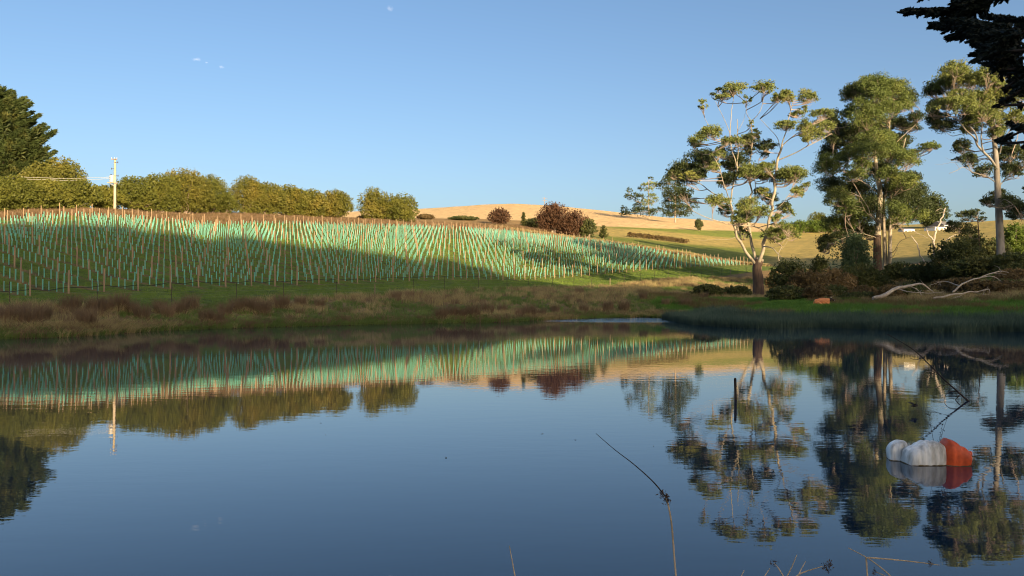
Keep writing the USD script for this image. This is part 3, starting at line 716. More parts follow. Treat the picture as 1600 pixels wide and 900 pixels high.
# the two clumps of gums on the far hill's shoulder
ga = [(960 + x / 6.667, 260 + y / 6.667, a / 6.667, b / 6.667, s) for x, y, a, b, s in [(155, 250, 30, 22, 1), (150, 320, 40, 30, 1), (100, 450, 36, 30, 1), (120, 490, 60, 22, 1), (210, 300, 34, 22, 1), (260, 330, 50, 40, 1), (275, 235, 32, 18, 1), (380, 125, 24, 16, 1), (320, 190, 40, 18, 0), (400, 190, 44, 30, 0),
      (360, 240, 40, 20, 0), (390, 310, 46, 24, 0), (340, 380, 60, 30, 0), (430, 350, 30, 24, 0), (250, 420, 50, 40, 1), (300, 470, 90, 42, 1), (400, 480, 46, 30, 1), (480, 450, 40, 24, 1), (200, 470, 40, 26, 1)]]
gum('gum_tree', 'small wispy gum tree standing on the shoulder of the tan hill', 420, (1014, 338, 0), [([(1014, 330, 0), (1013, 300, 0), (1013, 280, 0)], .3, .08)], [([(1013, 320, 0), (990, 312, 0), (983, 300, 0)], .2, .06), ([(1013, 318, 0), (1000, 305, 0)], .2, .06)],
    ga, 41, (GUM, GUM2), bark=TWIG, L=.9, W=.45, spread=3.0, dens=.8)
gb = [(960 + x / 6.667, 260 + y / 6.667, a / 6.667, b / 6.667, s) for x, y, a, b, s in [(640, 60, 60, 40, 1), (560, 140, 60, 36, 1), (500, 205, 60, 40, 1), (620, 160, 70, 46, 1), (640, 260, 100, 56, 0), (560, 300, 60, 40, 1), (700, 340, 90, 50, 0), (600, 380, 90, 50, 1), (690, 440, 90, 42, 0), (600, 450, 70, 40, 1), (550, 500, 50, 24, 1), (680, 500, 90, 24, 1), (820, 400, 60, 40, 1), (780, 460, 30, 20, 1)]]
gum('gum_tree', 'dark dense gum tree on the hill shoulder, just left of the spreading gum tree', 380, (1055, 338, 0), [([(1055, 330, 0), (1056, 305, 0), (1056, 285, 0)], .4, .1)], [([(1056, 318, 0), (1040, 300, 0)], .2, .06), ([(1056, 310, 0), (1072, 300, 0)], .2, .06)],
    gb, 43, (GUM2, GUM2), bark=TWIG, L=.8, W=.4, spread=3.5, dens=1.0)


def conifer_mesh(h, rad, seed, nb=70, leaf=.8, width=.22, per=60, lift=.35, z0=.12, profile=None, flat=.30):
    """Macrocarpa-like conifer: layered sprays pointing out and up. Returns (trunk+branches, foliage) at the origin."""
    rng = np.random.default_rng(seed)
    wood, fo = MB(), MB()
    wood.add(*tube(spline([[0, 0, -.4], [.1, .05, h * .4], [0, 0, h * .97]], 14), np.linspace(h * .028, .04, 14), 8))
    for k in range(nb):
        q = z0 + (1 - z0) * ((k + rng.random()) / nb)
        z = h * q
        a = k * 2.399 + rng.normal(0, .3)
        R = rad * ((1 - q) ** .62 * 1.05 + .06) * rng.uniform(.72, 1.12) if profile is None else rad * profile(q) * rng.uniform(.75, 1.12)
        dirn = np.array([math.cos(a), math.sin(a), 0])
        p = spline([[0, 0, z - R * .12], dirn * R * .5 + [0, 0, z + R * lift * .25], dirn * R + [0, 0, z + R * lift]], 8)
        wood.add(*tube(p, np.linspace(.05 + R * .008, .015, 8), 4, cap=False))
        n = int(per * max(R, .8))
        t = rng.uniform(.18, 1.0, n) ** .7
        c = np.stack([np.interp(t, np.linspace(0, 1, 8), p[:, i]) for i in range(3)], -1)
        side = np.array([-dirn[1], dirn[0], 0])
        wdt = R * flat * np.sin(np.pi * np.clip(t * .86 + .10, 0, 1))
        s = rng.uniform(-1, 1, n)
        c = c + side * (s * wdt)[:, None] + np.stack([0 * t, 0 * t, rng.normal(0, .09 * R * (1.15 - t))], -1)
        ax = dirn * 1.0 + [0, 0, .35] + side * (s * .9)[:, None]
        fo.add(*leaf_quads(c, leaf, width, rng, (0, 0, 0), ax))
    return wood.get(), fo.get()


def conifer(name, label, loc, h, rad, seed, mat, group=None, **kw):
    w, f = conifer_mesh(h, rad, seed, **kw)
    t = thing(name, label, 'tree', loc, 0, group)
    usdkit.mesh(stage, f'{t.GetPath()}/trunk', w, ROUGH, smooth=True)
    usdkit.mesh(stage, f'{t.GetPath()}/crown', f, mat)
    return t


# big macrocarpa at the left edge, behind the hedge
p = at(-22, 150); conifer('macrocarpa_tree', 'large dark macrocarpa conifer rising behind the hedge at the left edge', tuple(p), EYE + (HORIZON - 132) / FPX * 150 - p[2], 14.5, 5, MACRO, nb=190, leaf=1.1, width=.22, per=66, lift=.46, flat=.17,
                          profile=lambda q: (1 - q) ** .55 * 1.0 * min(1, .72 + q * 1.2))
for x, yb, yt, wd, lab in ((818, 353, 329, 10, 'small slim dark conifer left of the red brown bush'), (943, 361, 341, 15, 'small pointed conifer right of the red brown bush')):
    p = at(x, 236); s = 236 / FPX
    conifer('small_conifer', lab, tuple(p), (yb - yt) * s, wd / 2 * s, int(x), OLIVE, nb=40, leaf=.55, width=.2, per=40, lift=.5, z0=.05)

# the conifers on the ridge behind the photographer, whose shade lies over the pond and lower vineyard
tall = None
k = 0
for xc_, H in [(a_ + 83, b_ + 42.5) for a_, b_ in [(-34, 36), (-27, 38), (-20, 38), (-13, 37), (-6, 38.5), (1, 37.5), (8, 39), (15, 38), (22, 38.5), (29, 38), (36, 37.5), (43, 37), (49.5, 36), (56, 30), (63, 29), (70, 30), (77, 29), (84, 30), (91, 31), (98, 36), (105, 38), (112, 37.5), (119, 37), (126, 36)]]:
    yy = -200 + rng.normal(0, 2.5)
    z = g1(xc_, yy)
    lab, grp = 'tall dark conifer on the ridge behind the viewer', 'conifers on the ridge behind the viewer'
    if tall is None:
        tall = conifer('shade_conifer', lab, (xc_, yy, z), 30.0, 8.5, 77, MACRO, grp, nb=120, leaf=2.2, width=.9, per=26, lift=.15, z0=.03, profile=lambda q: min(1, (1 - q) ** .45 * 1.15))
        UsdGeom.Xformable(tall).AddScaleOp().Set(Gf.Vec3f(1, 1, (H - z) / 30.0))
    else:
        copy_of(tall, (xc_, yy, z), rng.uniform(0, 6.28), lab, grp, (1, 1, (H - z) / 30.0))

for xc_, yy, H in [(95, 128, 46), (102, 137, 43), (109, 146, 40)]:  # added unseen conifers, placed to throw a band of shade over the gully
    z = g1(xc_, yy)
    copy_of(tall, (xc_, yy, z), rng.uniform(0, 6.28), 'added unseen shade casting conifer beyond the right edge of the view', 'added shade conifers beyond the right edge of the view', (1, 1, (H - z) / 30.0))

# overhanging conifer, trunk just out of frame to the right
def overhang():
    rng = np.random.default_rng(15)
    t = thing('overhanging_conifer', 'dark conifer whose drooping boughs hang into the top right corner', 'tree', (11.5, 3.2, g1(11.5, 2.0)))
    b = np.array([11.5, 2.0, g1(11.5, 2.0)])
    obj('trunk', tube(spline([b - [0, 0, .4], b + [0.1, 0, 5], b + [-.1, .1, 14]], 14), np.linspace(.42, .12, 14), 10), ROUGH, t, smooth=True)
    boughs = [[(1418, 16), (1470, 16), (1540, 10), (1640, -40)], [(1462, 38), (1500, 40), (1560, 40), (1680, 20)], [(1492, 56), (1520, 52), (1570, 60), (1690, 60)], [(1526, 62), (1550, 70), (1580, 74), (1700, 90)], [(1520, 84), (1560, 82), (1590, 90), (1710, 110)],
              [(1572, 112), (1584, 110), (1600, 112), (1700, 130)], [(1588, 134), (1596, 132), (1610, 130), (1700, 150)], [(1450, -10), (1500, -20), (1560, -40), (1660, -90)], [(1540, 24), (1570, 28), (1600, 30), (1720, 30)], [(1575, 190), (1590, 196), (1604, 200), (1690, 210)], [(1500, 0), (1540, -6), (1590, -20), (1690, -60)], [(1482, 30), (1520, 34), (1570, 42), (1690, 30)], [(1515, 50), (1550, 52), (1590, 52), (1700, 60)]]
    for k, bp in enumerate(boughs):
        d0 = 9.6 + rng.uniform(-.7, .9)
        pts = [P(x, y, d0 - .5 * i) for i, (x, y) in enumerate(bp)]
        root = np.array([11.4, 2.1, pts[-1][2] + .4])
        sp = spline(pts + [root], 22)
        obj('bough', tube(sp, np.linspace(.004, .022, 22), 6), DARKSTICK, t, smooth=True)
        fo = MB()
        L = np.linalg.norm(np.diff(sp, axis=0), axis=1).sum()
        side = np.cross(sp[0] - sp[8], [0, 0, 1.0]); side /= np.linalg.norm(side)
        for q in range(int(190 if k < 4 or k in (7, 10, 11, 12) else 22 if k == 9 else 40 if k in (5, 6) else 75)):
            u = rng.uniform(0, .9)
            base = np.array([np.interp(u, np.linspace(0, 1, 22), sp[:, i]) for i in range(3)])
            out = (sp[0] - sp[8]) / np.linalg.norm(sp[0] - sp[8])
            ln = rng.uniform(.10, .30) * (.5 + .9 * u) * (.85 if k < 4 or k in (7, 10, 11, 12) else .5)
            dr = out * rng.uniform(.35, 1) + side * rng.uniform(-1, 1) * .8 + np.array([0, 0, rng.uniform(-.5, .2)])
            dr /= np.linalg.norm(dr)
            n = 64
            tt = rng.uniform(0, 1, n)
            c = base + dr * (tt * ln)[:, None] + unit(rng, n) * (.035 * (1.15 - tt))[:, None]
            fo.add(*leaf_quads(c, .06, .022, rng, (0, 0, -.1), np.tile(dr * 1.1, (n, 1))))
        obj('foliage_spray', fo.get(), DARKCON, t)


overhang()


# ------------------------------------------------------------------ shrubs
def shrub(name, label, base, w, h, mat, seed, L=.35, W=.2, dens=1.0, group=None, cat='shrub', lobes=7, stems=5, depth=.8, boxy=False, rag=.16):
    """base: ground point; w, h in metres. Leaf tufts over several lobes, on a few stems."""
    rng = np.random.default_rng(seed)
    t = thing(name, label, cat, tuple(base), 0, group)
    fo, wd = MB(), MB()
    for k in range(lobes):
        if boxy:
            fx = (k + .5) / lobes * 2 - 1
            c = np.array([fx * w * .5, rng.normal(0, .05 * w * depth), h * .5]); rx, ry, rz = w * 1.1 / lobes, h * .52, w * .5 * depth
        else:
            a = rng.uniform(0, 6.28); rr = rng.uniform(.1, .62) if k else 0
            top = rng.uniform(.55, .80) if k else .72
            c = np.array([math.cos(a) * rr * w * .5, math.sin(a) * rr * w * .5 * depth, (h * top * rng.uniform(.55, .8) + .05 * h) * (.55 if k % 3 == 1 else 1)])
            rx, rz = w * rng.uniform(.22, .34), w * rng.uniform(.22, .34) * depth
            ry = min(h - c[2], c[2]) * rng.uniform(.9, 1.05)
        (v, f), sub = puff(c, rx, max(ry, .15 * h), rz, rng, L, W, dens, dome=False, bias=(0, 0, .15), tr=.46 if boxy else .27, tn=1.0 if boxy else 1.5)
        fo.add(v, f)
        for q in sub[:3]:
            wd.add(*tube(spline([[c[0] * .25, c[1] * .25, -.1], [c[0] * .6, c[1] * .6, q[2] * .5], q], 6), np.linspace(.018 * h + .01, .012, 6), 4, cap=False))
    n = int(rag * 40 * lobes)     # stray shoots that break the outline
    if n:
        u = unit(rng, n); u[:, 2] = abs(u[:, 2])
        c0 = u * [w * .42, w * .42 * depth, h * .62] + [0, 0, h * .30]
        for q, uu in zip(c0, u):
            m = 9
            tt = rng.uniform(0, 1, m)[:, None]
            fo.add(*leaf_quads(q + (uu + [0, 0, .5]) * tt * .14 * h + rng.normal(0, .022 * h, (m, 3)), L, W, rng, (0, 0, .2)))
    usdkit.mesh(stage, f'{t.GetPath()}/foliage', fo.get(), mat)
    usdkit.mesh(stage, f'{t.GetPath()}/stems', wd.get(), TWIG, smooth=True)
    return t


def shrub_px(name, label, x, d, wpx, ytop, mat, seed, ybase=None, **kw):
    b = at(x, d)
    if ybase is not None:
        b = np.array([b[0], b[1], min(b[2], EYE + (HORIZON - ybase) / FPX * d) if False else b[2]])
    h = EYE + (HORIZON - ytop) / FPX * d - b[2]
    return shrub(name, label, b, wpx * d / FPX, max(h, .4), mat, seed, **kw)


hedge = [(-30, 118, 90, 275, HEDGE, 'hedge shrub at the very left edge under the dark conifer'), (18, 121, 84, 280, HEDGE, 'olive hedge shrub beneath the macrocarpa, beside the fence post holding the wires'), (62, 131, 62, 262, AUTUMN, 'rounded shrub top peeping over the hedge right of the macrocarpa'),
         (97, 134, 66, 254, AUTUMN, 'tallest rusty topped shrub above the left part of the hedge'), (72, 126, 70, 286, HEDGE, 'smooth green hedge shrub below the two taller rounded tops'), (118, 131, 74, 284, HEDGE, 'green hedge shrub catching the shadow of the power pole'), (165, 139, 56, 293, HEDGE, 'low hedge shrub directly behind the power pole'),
         (208, 145, 66, 281, HEDGE, 'hedge shrub just right of the power pole'), (247, 149, 56, 277, HEDGE, 'second hedge shrub right of the power pole, with reddish crest'), (288, 153, 80, 270, AUTUMN, 'broad tall rusty crested shrub in the middle of the hedge'), (328, 158, 56, 279, HEDGE, 'hedge shrub just left of the dip in the hedge top'),
         (352, 161, 34, 305, HEDGE, 'lowest hedge shrub, in the dip of the hedge top'), (386, 163, 48, 280, AUTUMN, 'ragged orange tinged shrub just right of the dip in the hedge'), (418, 167, 50, 290, AUTUMN, 'ragged golden shrub, second right of the dip in the hedge'), (452, 172, 50, 294, AUTUMN, 'golden brown shrub, third right of the dip in the hedge'),
         (486, 177, 46, 300, AUTUMN, 'thin golden shrub next to the last shrub of the long hedge'), (522, 181, 54, 301, AUTUMN, 'last shrub at the right end of the long hedge')]
for k, (x, d, wpx, yt, mat, lab) in enumerate(hedge):
    shrub_px('hedge_shrub', lab, x, d, wpx * 1.12, yt, mat, 100 + k, L=.32, W=.19, lobes=12, dens=.75, group='shrubs of the long hedge behind the vineyard', rag=1.0, depth=.7)
for k, (x, d, wpx, yt, mat, lab) in enumerate([(583, 190, 46, 297, AUTUMN, 'tallest yellow green shrub, left in the lone trio beside the long hedge'), (608, 193, 42, 306, AUTUMN, 'middle shrub of the lone trio beside the long hedge'), (630, 191, 42, 306, HEDGE, 'right shrub of the lone trio, next to the tan hill')]):
    shrub_px('hedge_shrub', lab, x, d, wpx * 1.1, yt, mat, 140 + k, L=.33, W=.2, lobes=10, dens=.8, group='trio of shrubs beside the long hedge', rag=.4)
for x, d, wpx, yt, mat, lab, nm in [(866, 230, 56, 319, RED, 'large dark red brown bush at the top of the vineyard', 'autumn_bush'), (897, 228, 50, 332, RED, 'lower rusty half of the red bush pair, right side', 'autumn_bush'), (780, 236, 34, 327, RED, 'small rusty bush at the vineyard top, below the crest of the tan hill', 'autumn_bush'),
                                    (572, 205, 30, 337, BROWNSCRUB, 'low brown bramble left of the shrub trio foot', 'bramble'), (664, 245, 26, 335, BROWNSCRUB, 'low brown bramble mound right of the shrub trio', 'bramble'), (725, 255, 50, 338, OLIVE, 'long dark low bramble left of the small rusty bush', 'bramble'),
                                    (845, 250, 60, 341, OLIVE, 'dark low bramble between small slim conifer and red bush', 'bramble'), (920, 226, 24, 344, OLIVE, 'dark low bush at the right foot of the red bush', 'bramble'), (1092, 330, 11, 343, OLIVE, 'small round bush alone on the tan slope edge', 'bush')]:
    shrub_px(nm, lab, x, d, wpx * 1.1, yt, mat, int(x) + 3, L=.42, W=.26, lobes=9, rag=.3, cat='bush')
for k, x in enumerate(np.linspace(985, 1072, 13)):
    b = at(x, 262 - k * .2)
    shrub('dry_bush', 'dry brown bush in the low line across the green field', b, 2.3, 1.5, BROWNSCRUB, 300 + k, L=.35, W=.22, lobes=4, cat='bush', group='line of dry brown bushes across the green field', rag=.2)
for k, (x, d, wpx, yt) in enumerate([(1238, 338, 34, 347), (1262, 336, 34, 345), (1288, 334, 36, 345), (1316, 332, 36, 346), (1340, 330, 30, 347)]):
    shrub_px('clipped_hedge', ['left end', 'second section from the left', 'middle section', 'fourth section from the left', 'right end'][k] + ' of the smooth green hedge on the pasture skyline', x, d, wpx * 1.1, yt - 1, BRIGHT, 350 + k, L=.45, W=.3, lobes=8, boxy=True, dens=1.3, cat='hedge', group='sections of the green hedge on the skyline', rag=0, depth=.35)
shrub_px('bush', 'pale feathery tree top above the green skyline hedge', 1278, 345, 34, 333, HEDGE, 361, L=.5, W=.26, dens=.6, rag=.5, cat='bush')
shrub_px('round_tree', 'rounded sunlit tree rising behind the white farmhouse', 1458, 348, 46, 306, GUM2, 366, L=.8, W=.45, lobes=14, cat='tree', rag=.3)
0 and shrub_px('bush', '', 1432, 150, 56, 332, BRIGHT, 367, L=.36, W=.2, lobes=9, cat='bush', rag=.3)
right = [(1236, 80, 62, 408, OLIVE, 'dark brown green scrub bush right of the spreading gum foot'), (1262, 76, 60, 425, BROWNSCRUB, 'brownish scrub bush above the brown animal'), (1300, 78, 76, 424, BROWNSCRUB, 'wide brown scrub mound below the blue green shrub'), (1281, 118, 26, 402, OLIVE, 'small dark round bush against the sunny pasture'),
         (1334, 100, 56, 366, BLUEGREEN, 'pale blue green feathery shrub in front of the gum trunks'), (1350, 92, 70, 415, OLIVE, 'dark low bush beneath the blue green shrub'), (1408, 96, 60, 412, OLIVE, 'dark low bush between gum trunks and dead tree'), (1452, 88, 66, 412, OLIVE, 'dark bush at the foot of the bare dead tree'),
         (1500, 84, 76, 376, OLIVE, 'big brown green bush left of the thick grey trunk'), (1530, 78, 90, 402, OLIVE, 'wide dark bush behind the fallen branches'), (1590, 76, 84, 396, OLIVE, 'dark bush at the right edge by the grey trunk'), (1588, 112, 54, 352, BRIGHT, 'sunlit yellow green bush behind the grey trunk'), (1516, 118, 50, 362, OLIVE, 'dark bush behind the small thin tree'), (1552, 108, 50, 376, OLIVE, 'dark bush directly behind the grey trunk'),
         (1640, 78, 100, 392, OLIVE, 'dark bush beyond the right edge'), (1210, 100, 24, 428, BROWNSCRUB, 'low brown bush just behind the spreading gum foot'), (1106, 78, 44, 446, OLIVE, 'low dark bramble on the bank left of the spreading gum'), (1150, 82, 50, 448, OLIVE, 'low dark bramble touching the spreading gum foot'), (1560, 62, 110, 440, BROWNSCRUB, 'brown scrub around the fallen branches'),
         (1380, 70, 50, 455, OLIVE, 'small dark bush behind the fallen branch tip'), (1330, 62, 40, 468, BRIGHT, 'small green bush right of the brown animal')]
for k, (x, d, wpx, yt, mat, lab) in enumerate(right):
    shrub_px('bush', lab, x, d, wpx * 1.1, yt, mat, 400 + k, L=.26, W=.14, lobes=10, rag=.3, cat='bush')
rng = np.random.default_rng(90)
for k in range(22):
    x, d = rng.uniform(1215, 1640), rng.uniform(63, 77)
    b = at(x, d)
    shrub('scrub_bush', 'low tangled scrub bush in the thicket behind the right bank', b, rng.uniform(2.0, 3.8), rng.uniform(.7, 1.35), (OLIVE, BROWNSCRUB, BROWNSCRUB, OLIVE)[k % 4], 600 + k, L=.22, W=.10, lobes=7, cat='bush', group='low scrub bushes behind the right bank', rag=.4)
# thin dark tree left of the grey trunk
gum('small_tree', 'small thin dark tree with flat layered crown left of the grey trunk', 96, (1531, 412, 0), [([(1531, 395, 0), (1530, 370, 0), (1528, 345, 0), (1524, 335, 0)], .10, .04)], [([(1530, 360, 0), (1515, 355, 0), (1500, 356, 0)], .05, .02), ([(1529, 348, 0), (1540, 338, 0)], .04, .02)],
    [(1518, 338, 14, 7, 1), (1505, 336, 10, 5, 1), (1528, 334, 8, 5, 1), (1500, 356, 18, 8, 1), (1488, 352, 8, 5, 1), (1515, 362, 12, 7, 1), (1538, 342, 7, 3, 1)], 51, (GUM2, GUM2), spread=1.2, bark=ROUGH)
gum('small_tree', 'little tree with feathery flat crown beside the right limbs of the spreading gum', 92, (1225, 440, 0), [([(1222, 425, 0), (1216, 400, 0), (1222, 385, 0)], .09, .04)], [([(1222, 390, 0), (1234, 372, 0)], .04, .02)],
    [(1205, 364, 14, 6, 0), (1226, 362, 14, 7, 0), (1240, 368, 10, 5, 0), (1215, 374, 12, 5, 0)], 53, (GUM, GUM2), spread=1.2)

# bare dead trees and fallen wood
rng = np.random.default_rng(8)


def dead(name, label, d, limbs, mat, cat, seed=0, twigs=0, base=None):
    rng = np.random.default_rng(seed)
    t = thing(name, label, cat, tuple(P(limbs[0][0][0][0], limbs[0][0][0][1], d)))
    for k, (pts, r0, r1) in enumerate(limbs):
        p = np.array([P(q[0], q[1], d + (q[2] if len(q) > 2 else 0)) for q in pts])
        sp = spline(p, 9 * len(p))
        sp[1:-1] += (np.stack([noise(sp[1:-1] * 1.6, seed + a) for a in (1, 2, 3)], -1) - .5) * min(.25, r0 * 2.5)
        obj('trunk' if k == 0 else 'branch', tube(sp, np.linspace(r0, r1, len(sp)), 7), mat, t, smooth=True)
        for q in range(twigs):
            i = rng.integers(len(sp) // 3, len(sp))
            e = sp[i] + rng.normal(0, 1, 3) * [.5, .3, .35] * (1.0 if r0 > .05 else .6)
            obj('twig', tube(spline([sp[i], (sp[i] + e) / 2 + rng.normal(0, .06, 3), e], 6), np.linspace(.018, .006, 6), 4), mat, t)
    return t


dead('dead_tree', 'bare bleached dead tree with forked white limbs before the sunny pasture', 125,
     [([(1462, 425), (1461, 408), (1459, 385), (1459, 375), (1464, 360), (1470, 345), (1476, 332), (1478, 325)], 0.210, 0.075), ([(1459, 376), (1454, 370), (1449, 362), (1448, 356)], 0.135, 0.045), ([(1461, 398), (1470, 388), (1478, 378), (1482, 372, 1), (1496, 366, 2)], 0.090, 0.030),
      ([(1462, 408), (1470, 404), (1477, 400)], 0.105, 0.045), ([(1452, 424, .4), (1446, 412, .4), (1438, 398, .4), (1434, 384, .4), (1430, 377, .4), (1424, 368, .4)], 0.135, 0.045), ([(1478, 330), (1470, 326, 1), (1462, 330, 1)], 0.045, 0.015), ([(1450, 372), (1438, 366, 1), (1430, 362, 1)], 0.038, 0.015)], DEADWOOD, 'tree', 3, twigs=3)
dead('fallen_branch', 'thick pale fallen branch arching up from the bank grass', 60, [([(1366, 468), (1382, 460), (1400, 452), (1418, 446), (1434, 443), (1446, 447), (1457, 455, 1)], .17, .04), ([(1418, 446), (1432, 452, 1), (1440, 462, 1)], .05, .02), ([(1404, 452), (1422, 456, -1), (1446, 458, -1), (1475, 456, -1)], .035, .012)], DEADWOOD, 'branch', 5, twigs=4)
dead('fallen_branch', 'long thin grey fallen branch reaching up to the bushes at right', 61, [([(1488, 456), (1504, 444), (1522, 436), (1542, 430), (1560, 424), (1576, 426)], .07, .02), ([(1522, 436), (1550, 432, 1), (1566, 440, 1), (1575, 448, 1)], .04, .012), ([(1500, 447), (1476, 440, 2), (1452, 446, 2)], .04, .012)], DEADWOOD, 'branch', 6, twigs=4)
dead('fallen_branch', 'low grey fallen branch lying in brown grass, below the long thin one', 57, [([(1460, 467), (1476, 462), (1496, 458), (1522, 456), (1546, 452)], .08, .02), ([(1474, 472), (1496, 465, .5), (1520, 466, .5), (1548, 468, .5)], .05, .015), ([(1530, 470), (1536, 460, 1), (1544, 448, 1)], .02, .008)], DEADWOOD, 'branch', 7, twigs=5)

# ------------------------------------------------------------------ grasses
def tuft(seed, n, h, spread, w, lean=.5, heads=False):
    rng = np.random.default_rng(seed)
    m = MB()
    a = rng.uniform(0, 6.28, n); r = rng.uniform(0, 1, n) ** .5 * spread * .45
    b = np.stack([np.cos(a) * r, np.sin(a) * r, np.full(n, -.05)], -1)
    le = rng.uniform(.55, 1.0, n)[:, None] * h
    out = np.stack([np.cos(a), np.sin(a), 0 * a], -1) * (rng.uniform(.05, 1, n) * lean)[:, None]
    out += rng.normal(0, .12, (n, 3)) * [1, 1, 0]
    mid = b + (out * .35 + [0, 0, .62]) * le
    top = b + (out * 1.0 + [0, 0, .95]) * le
    s = np.cross(out + [0, 0, 1.0], rng.normal(size=(n, 3))); s /= np.linalg.norm(s, axis=1, keepdims=True); s *= w / 2
    v = np.stack([b - s, b + s, mid - s * .8, mid + s * .8, top], 1).reshape(-1, 3)
    k = np.arange(n)[:, None] * 5
    return v, np.vstack([k + [0, 1, 3], k + [0, 3, 2], k + [2, 3, 4]])


rng = np.random.default_rng(31)


def scatter(n, xr, yr, ok):
    x, y = rng.uniform(*xr, n), rng.uniform(*yr, n)
    k = ok(x, y)
    x, y = x[k], y[k]
    return np.column_stack([x, y, gz(x, y)])


def clump_weight(x, y, s, seed):
    return fbm(np.stack([x * s, y * s, x * 0], -1), 3, seed)


def bank(x, y):
    u, v = uv_of(x, y)
    sd = shore_dist(x, y)
    return (v < -8.7) & (sd > -.9) & (y > 26) & (abs(x / y) < .78) & ~((x > 13) & (sd < 14))


pts = scatter(64000, (-45, 70), (27, 128), bank)
wgt = clump_weight(pts[:, 0], pts[:, 1], .16, 3); sdp = shore_dist(pts[:, 0], pts[:, 1])
dry = wgt + .02 * np.minimum(sdp, 10) - .10 + rng.normal(0, .07, len(pts)) > .50
keep = rng.random(len(pts)) < np.where(dry, .85, .9)
keep &= pts[:, 2] > .04
pts, dry = pts[keep], dry[keep]
sc = np.where(dry, rng.uniform(.55, 1.25, len(pts)), rng.uniform(.6, 1.2, len(pts)))
idx = np.where(dry, rng.integers(0, 3, len(pts)), 3 + rng.integers(0, 2, len(pts)))
instancer('bank_grass', [(tuft(1, 36, .62, .5, .018, .55), DRYGRASS), (tuft(2, 36, .75, .5, .016, .45), DRYGRASS), (tuft(3, 34, .62, .45, .016, .5), RUSH), (tuft(4, 40, .34, .5, .02, .9), GREENGRASS), (tuft(5, 36, .40, .5, .02, .8), GREENGRASS)],
          pts, rng.uniform(0, 6.28, len(pts)), sc, idx, 'rank brown and green grass covering the far bank', 'grass')


def edge_ok(x, y):
    sd = shore_dist(x, y)
    return (sd > -1.2) & (sd < 1.3) & (y > 26) & (abs(x / y) < .8) & (x < 14)


pts = scatter(150000, (-40, 14), (27, 68), edge_ok)
pts = pts[(pts[:, 2] > .015) & (pts[:, 2] < .5)]
wgt = clump_weight(pts[:, 0], pts[:, 1], .3, 7)
instancer('waterline_grass', [(tuft(6, 34, .42, .45, .018, 1.1), DRYGRASS), (tuft(7, 36, .32, .5, .02, 1.1), GREENGRASS), (tuft(8, 34, .55, .45, .016, .6), RUSH)], pts, rng.uniform(0, 6.28, len(pts)), rng.uniform(.5, 1.2, len(pts)), np.where(rng.random(len(pts)) < .12, 2, (wgt + rng.normal(0, .1, len(pts)) < .62).astype(int)), 'drooping grass fringe along the far waterline', 'grass')


def lush_ok(x, y):
    return (x > 12.5) & (shore_dist(x, y) > .1) & (shore_dist(x, y) < 17) & (y > 30) & (abs(x / y) < .8)


pts = scatter(60000, (12, 60), (30, 84), lush_ok)
sdp = shore_dist(pts[:, 0], pts[:, 1])
br = clump_weight(pts[:, 0], pts[:, 1], .18, 13) + np.where(pts[:, 0] > 33, .16, 0) + .012 * sdp > .66
idx = np.where(br & (rng.random(len(pts)) < .6), 2 + rng.integers(0, 2, len(pts)), rng.integers(0, 2, len(pts)))
instancer('lush_grass', [(tuft(11, 40, .36, .5, .02, .8), LUSH), (tuft(12, 36, .42, .5, .018, .7), LUSH), (tuft(13, 36, .62, .5, .016, .6), BROWNSCRUB), (tuft(14, 36, .5, .5, .016, .7), GREENGRASS)], pts, rng.uniform(0, 6.28, len(pts)), rng.uniform(.6, 1.25, len(pts)), idx, 'bright green grass on the right bank behind the reeds', 'grass')


def reed_ok(x, y):
    sd = shore_dist(x, y)
    return (x > 11.5) & (sd > -2.6 + 1.2 * np.sin(x * .8)) & (sd < 1.6) & (y > 28) & (y < 60) & (abs(x / y) < .8)


pts = scatter(60000, (11, 50), (28, 60), reed_ok)
pts[:, 2] = np.maximum(pts[:, 2], -.1)
instancer('reed_bed', [(tuft(21, 24, .85, .5, .016, .30), REED), (tuft(22, 22, 1.0, .5, .014, .25), REED)], pts, rng.uniform(0, 6.28, len(pts)), rng.uniform(.55, 1.1, len(pts)), rng.integers(0, 2, len(pts)), 'dark blue green reeds standing along the right waterline', 'reeds')


def mown_ok(x, y):
    u, v = uv_of(x, y)
    return (v > -8.6) & (v < 40) & (u < 155) & (y < 150) & (abs(x / y) < .76) & (y > 30)


pts = scatter(90000, (-70, 50), (30, 150), mown_ok)
u_, v_ = uv_of(pts[:, 0], pts[:, 1])
strip = np.where(v_ > -.5, np.cos(u_ / ROWGAP * 2 * np.pi), -1)
pts = pts[(strip < .55) | (rng.random(len(pts)) < .25)]
instancer('mown_grass', [(tuft(31, 30, .16, .6, .02, 1.0), MOWN), (tuft(32, 30, .13, .6, .02, 1.0), MOWN)], pts, rng.uniform(0, 6.28, len(pts)), rng.uniform(.6, 1.3, len(pts)), rng.integers(0, 2, len(pts)), 'short green grass below and between the vineyard rows', 'grass')


def rough_ok(x, y):
    u, v = uv_of(x, y)
    return (v > ROWLEN + .8) & (v < ROWLEN + 14) & (u > -20) & (u < 175) & (abs(x / y) < .74)


pts = scatter(60000, (-110, 20), (70, 260), rough_ok)
instancer('dry_bracken', [(tuft(41, 30, .8, .9, .05, .8), RUSH), (tuft(42, 30, .7, .9, .06, .9), BROWNSCRUB)], pts, rng.uniform(0, 6.28, len(pts)), rng.uniform(.6, 1.4, len(pts)), rng.integers(0, 2, len(pts)), 'dry rusty bracken and grass between vineyard and hedge', 'bracken')


def east_ok(x, y):
    u, v = uv_of(x, y)
    return (u > 152) & (u < 158) & (v > -2) & (v < ROWLEN + 8)


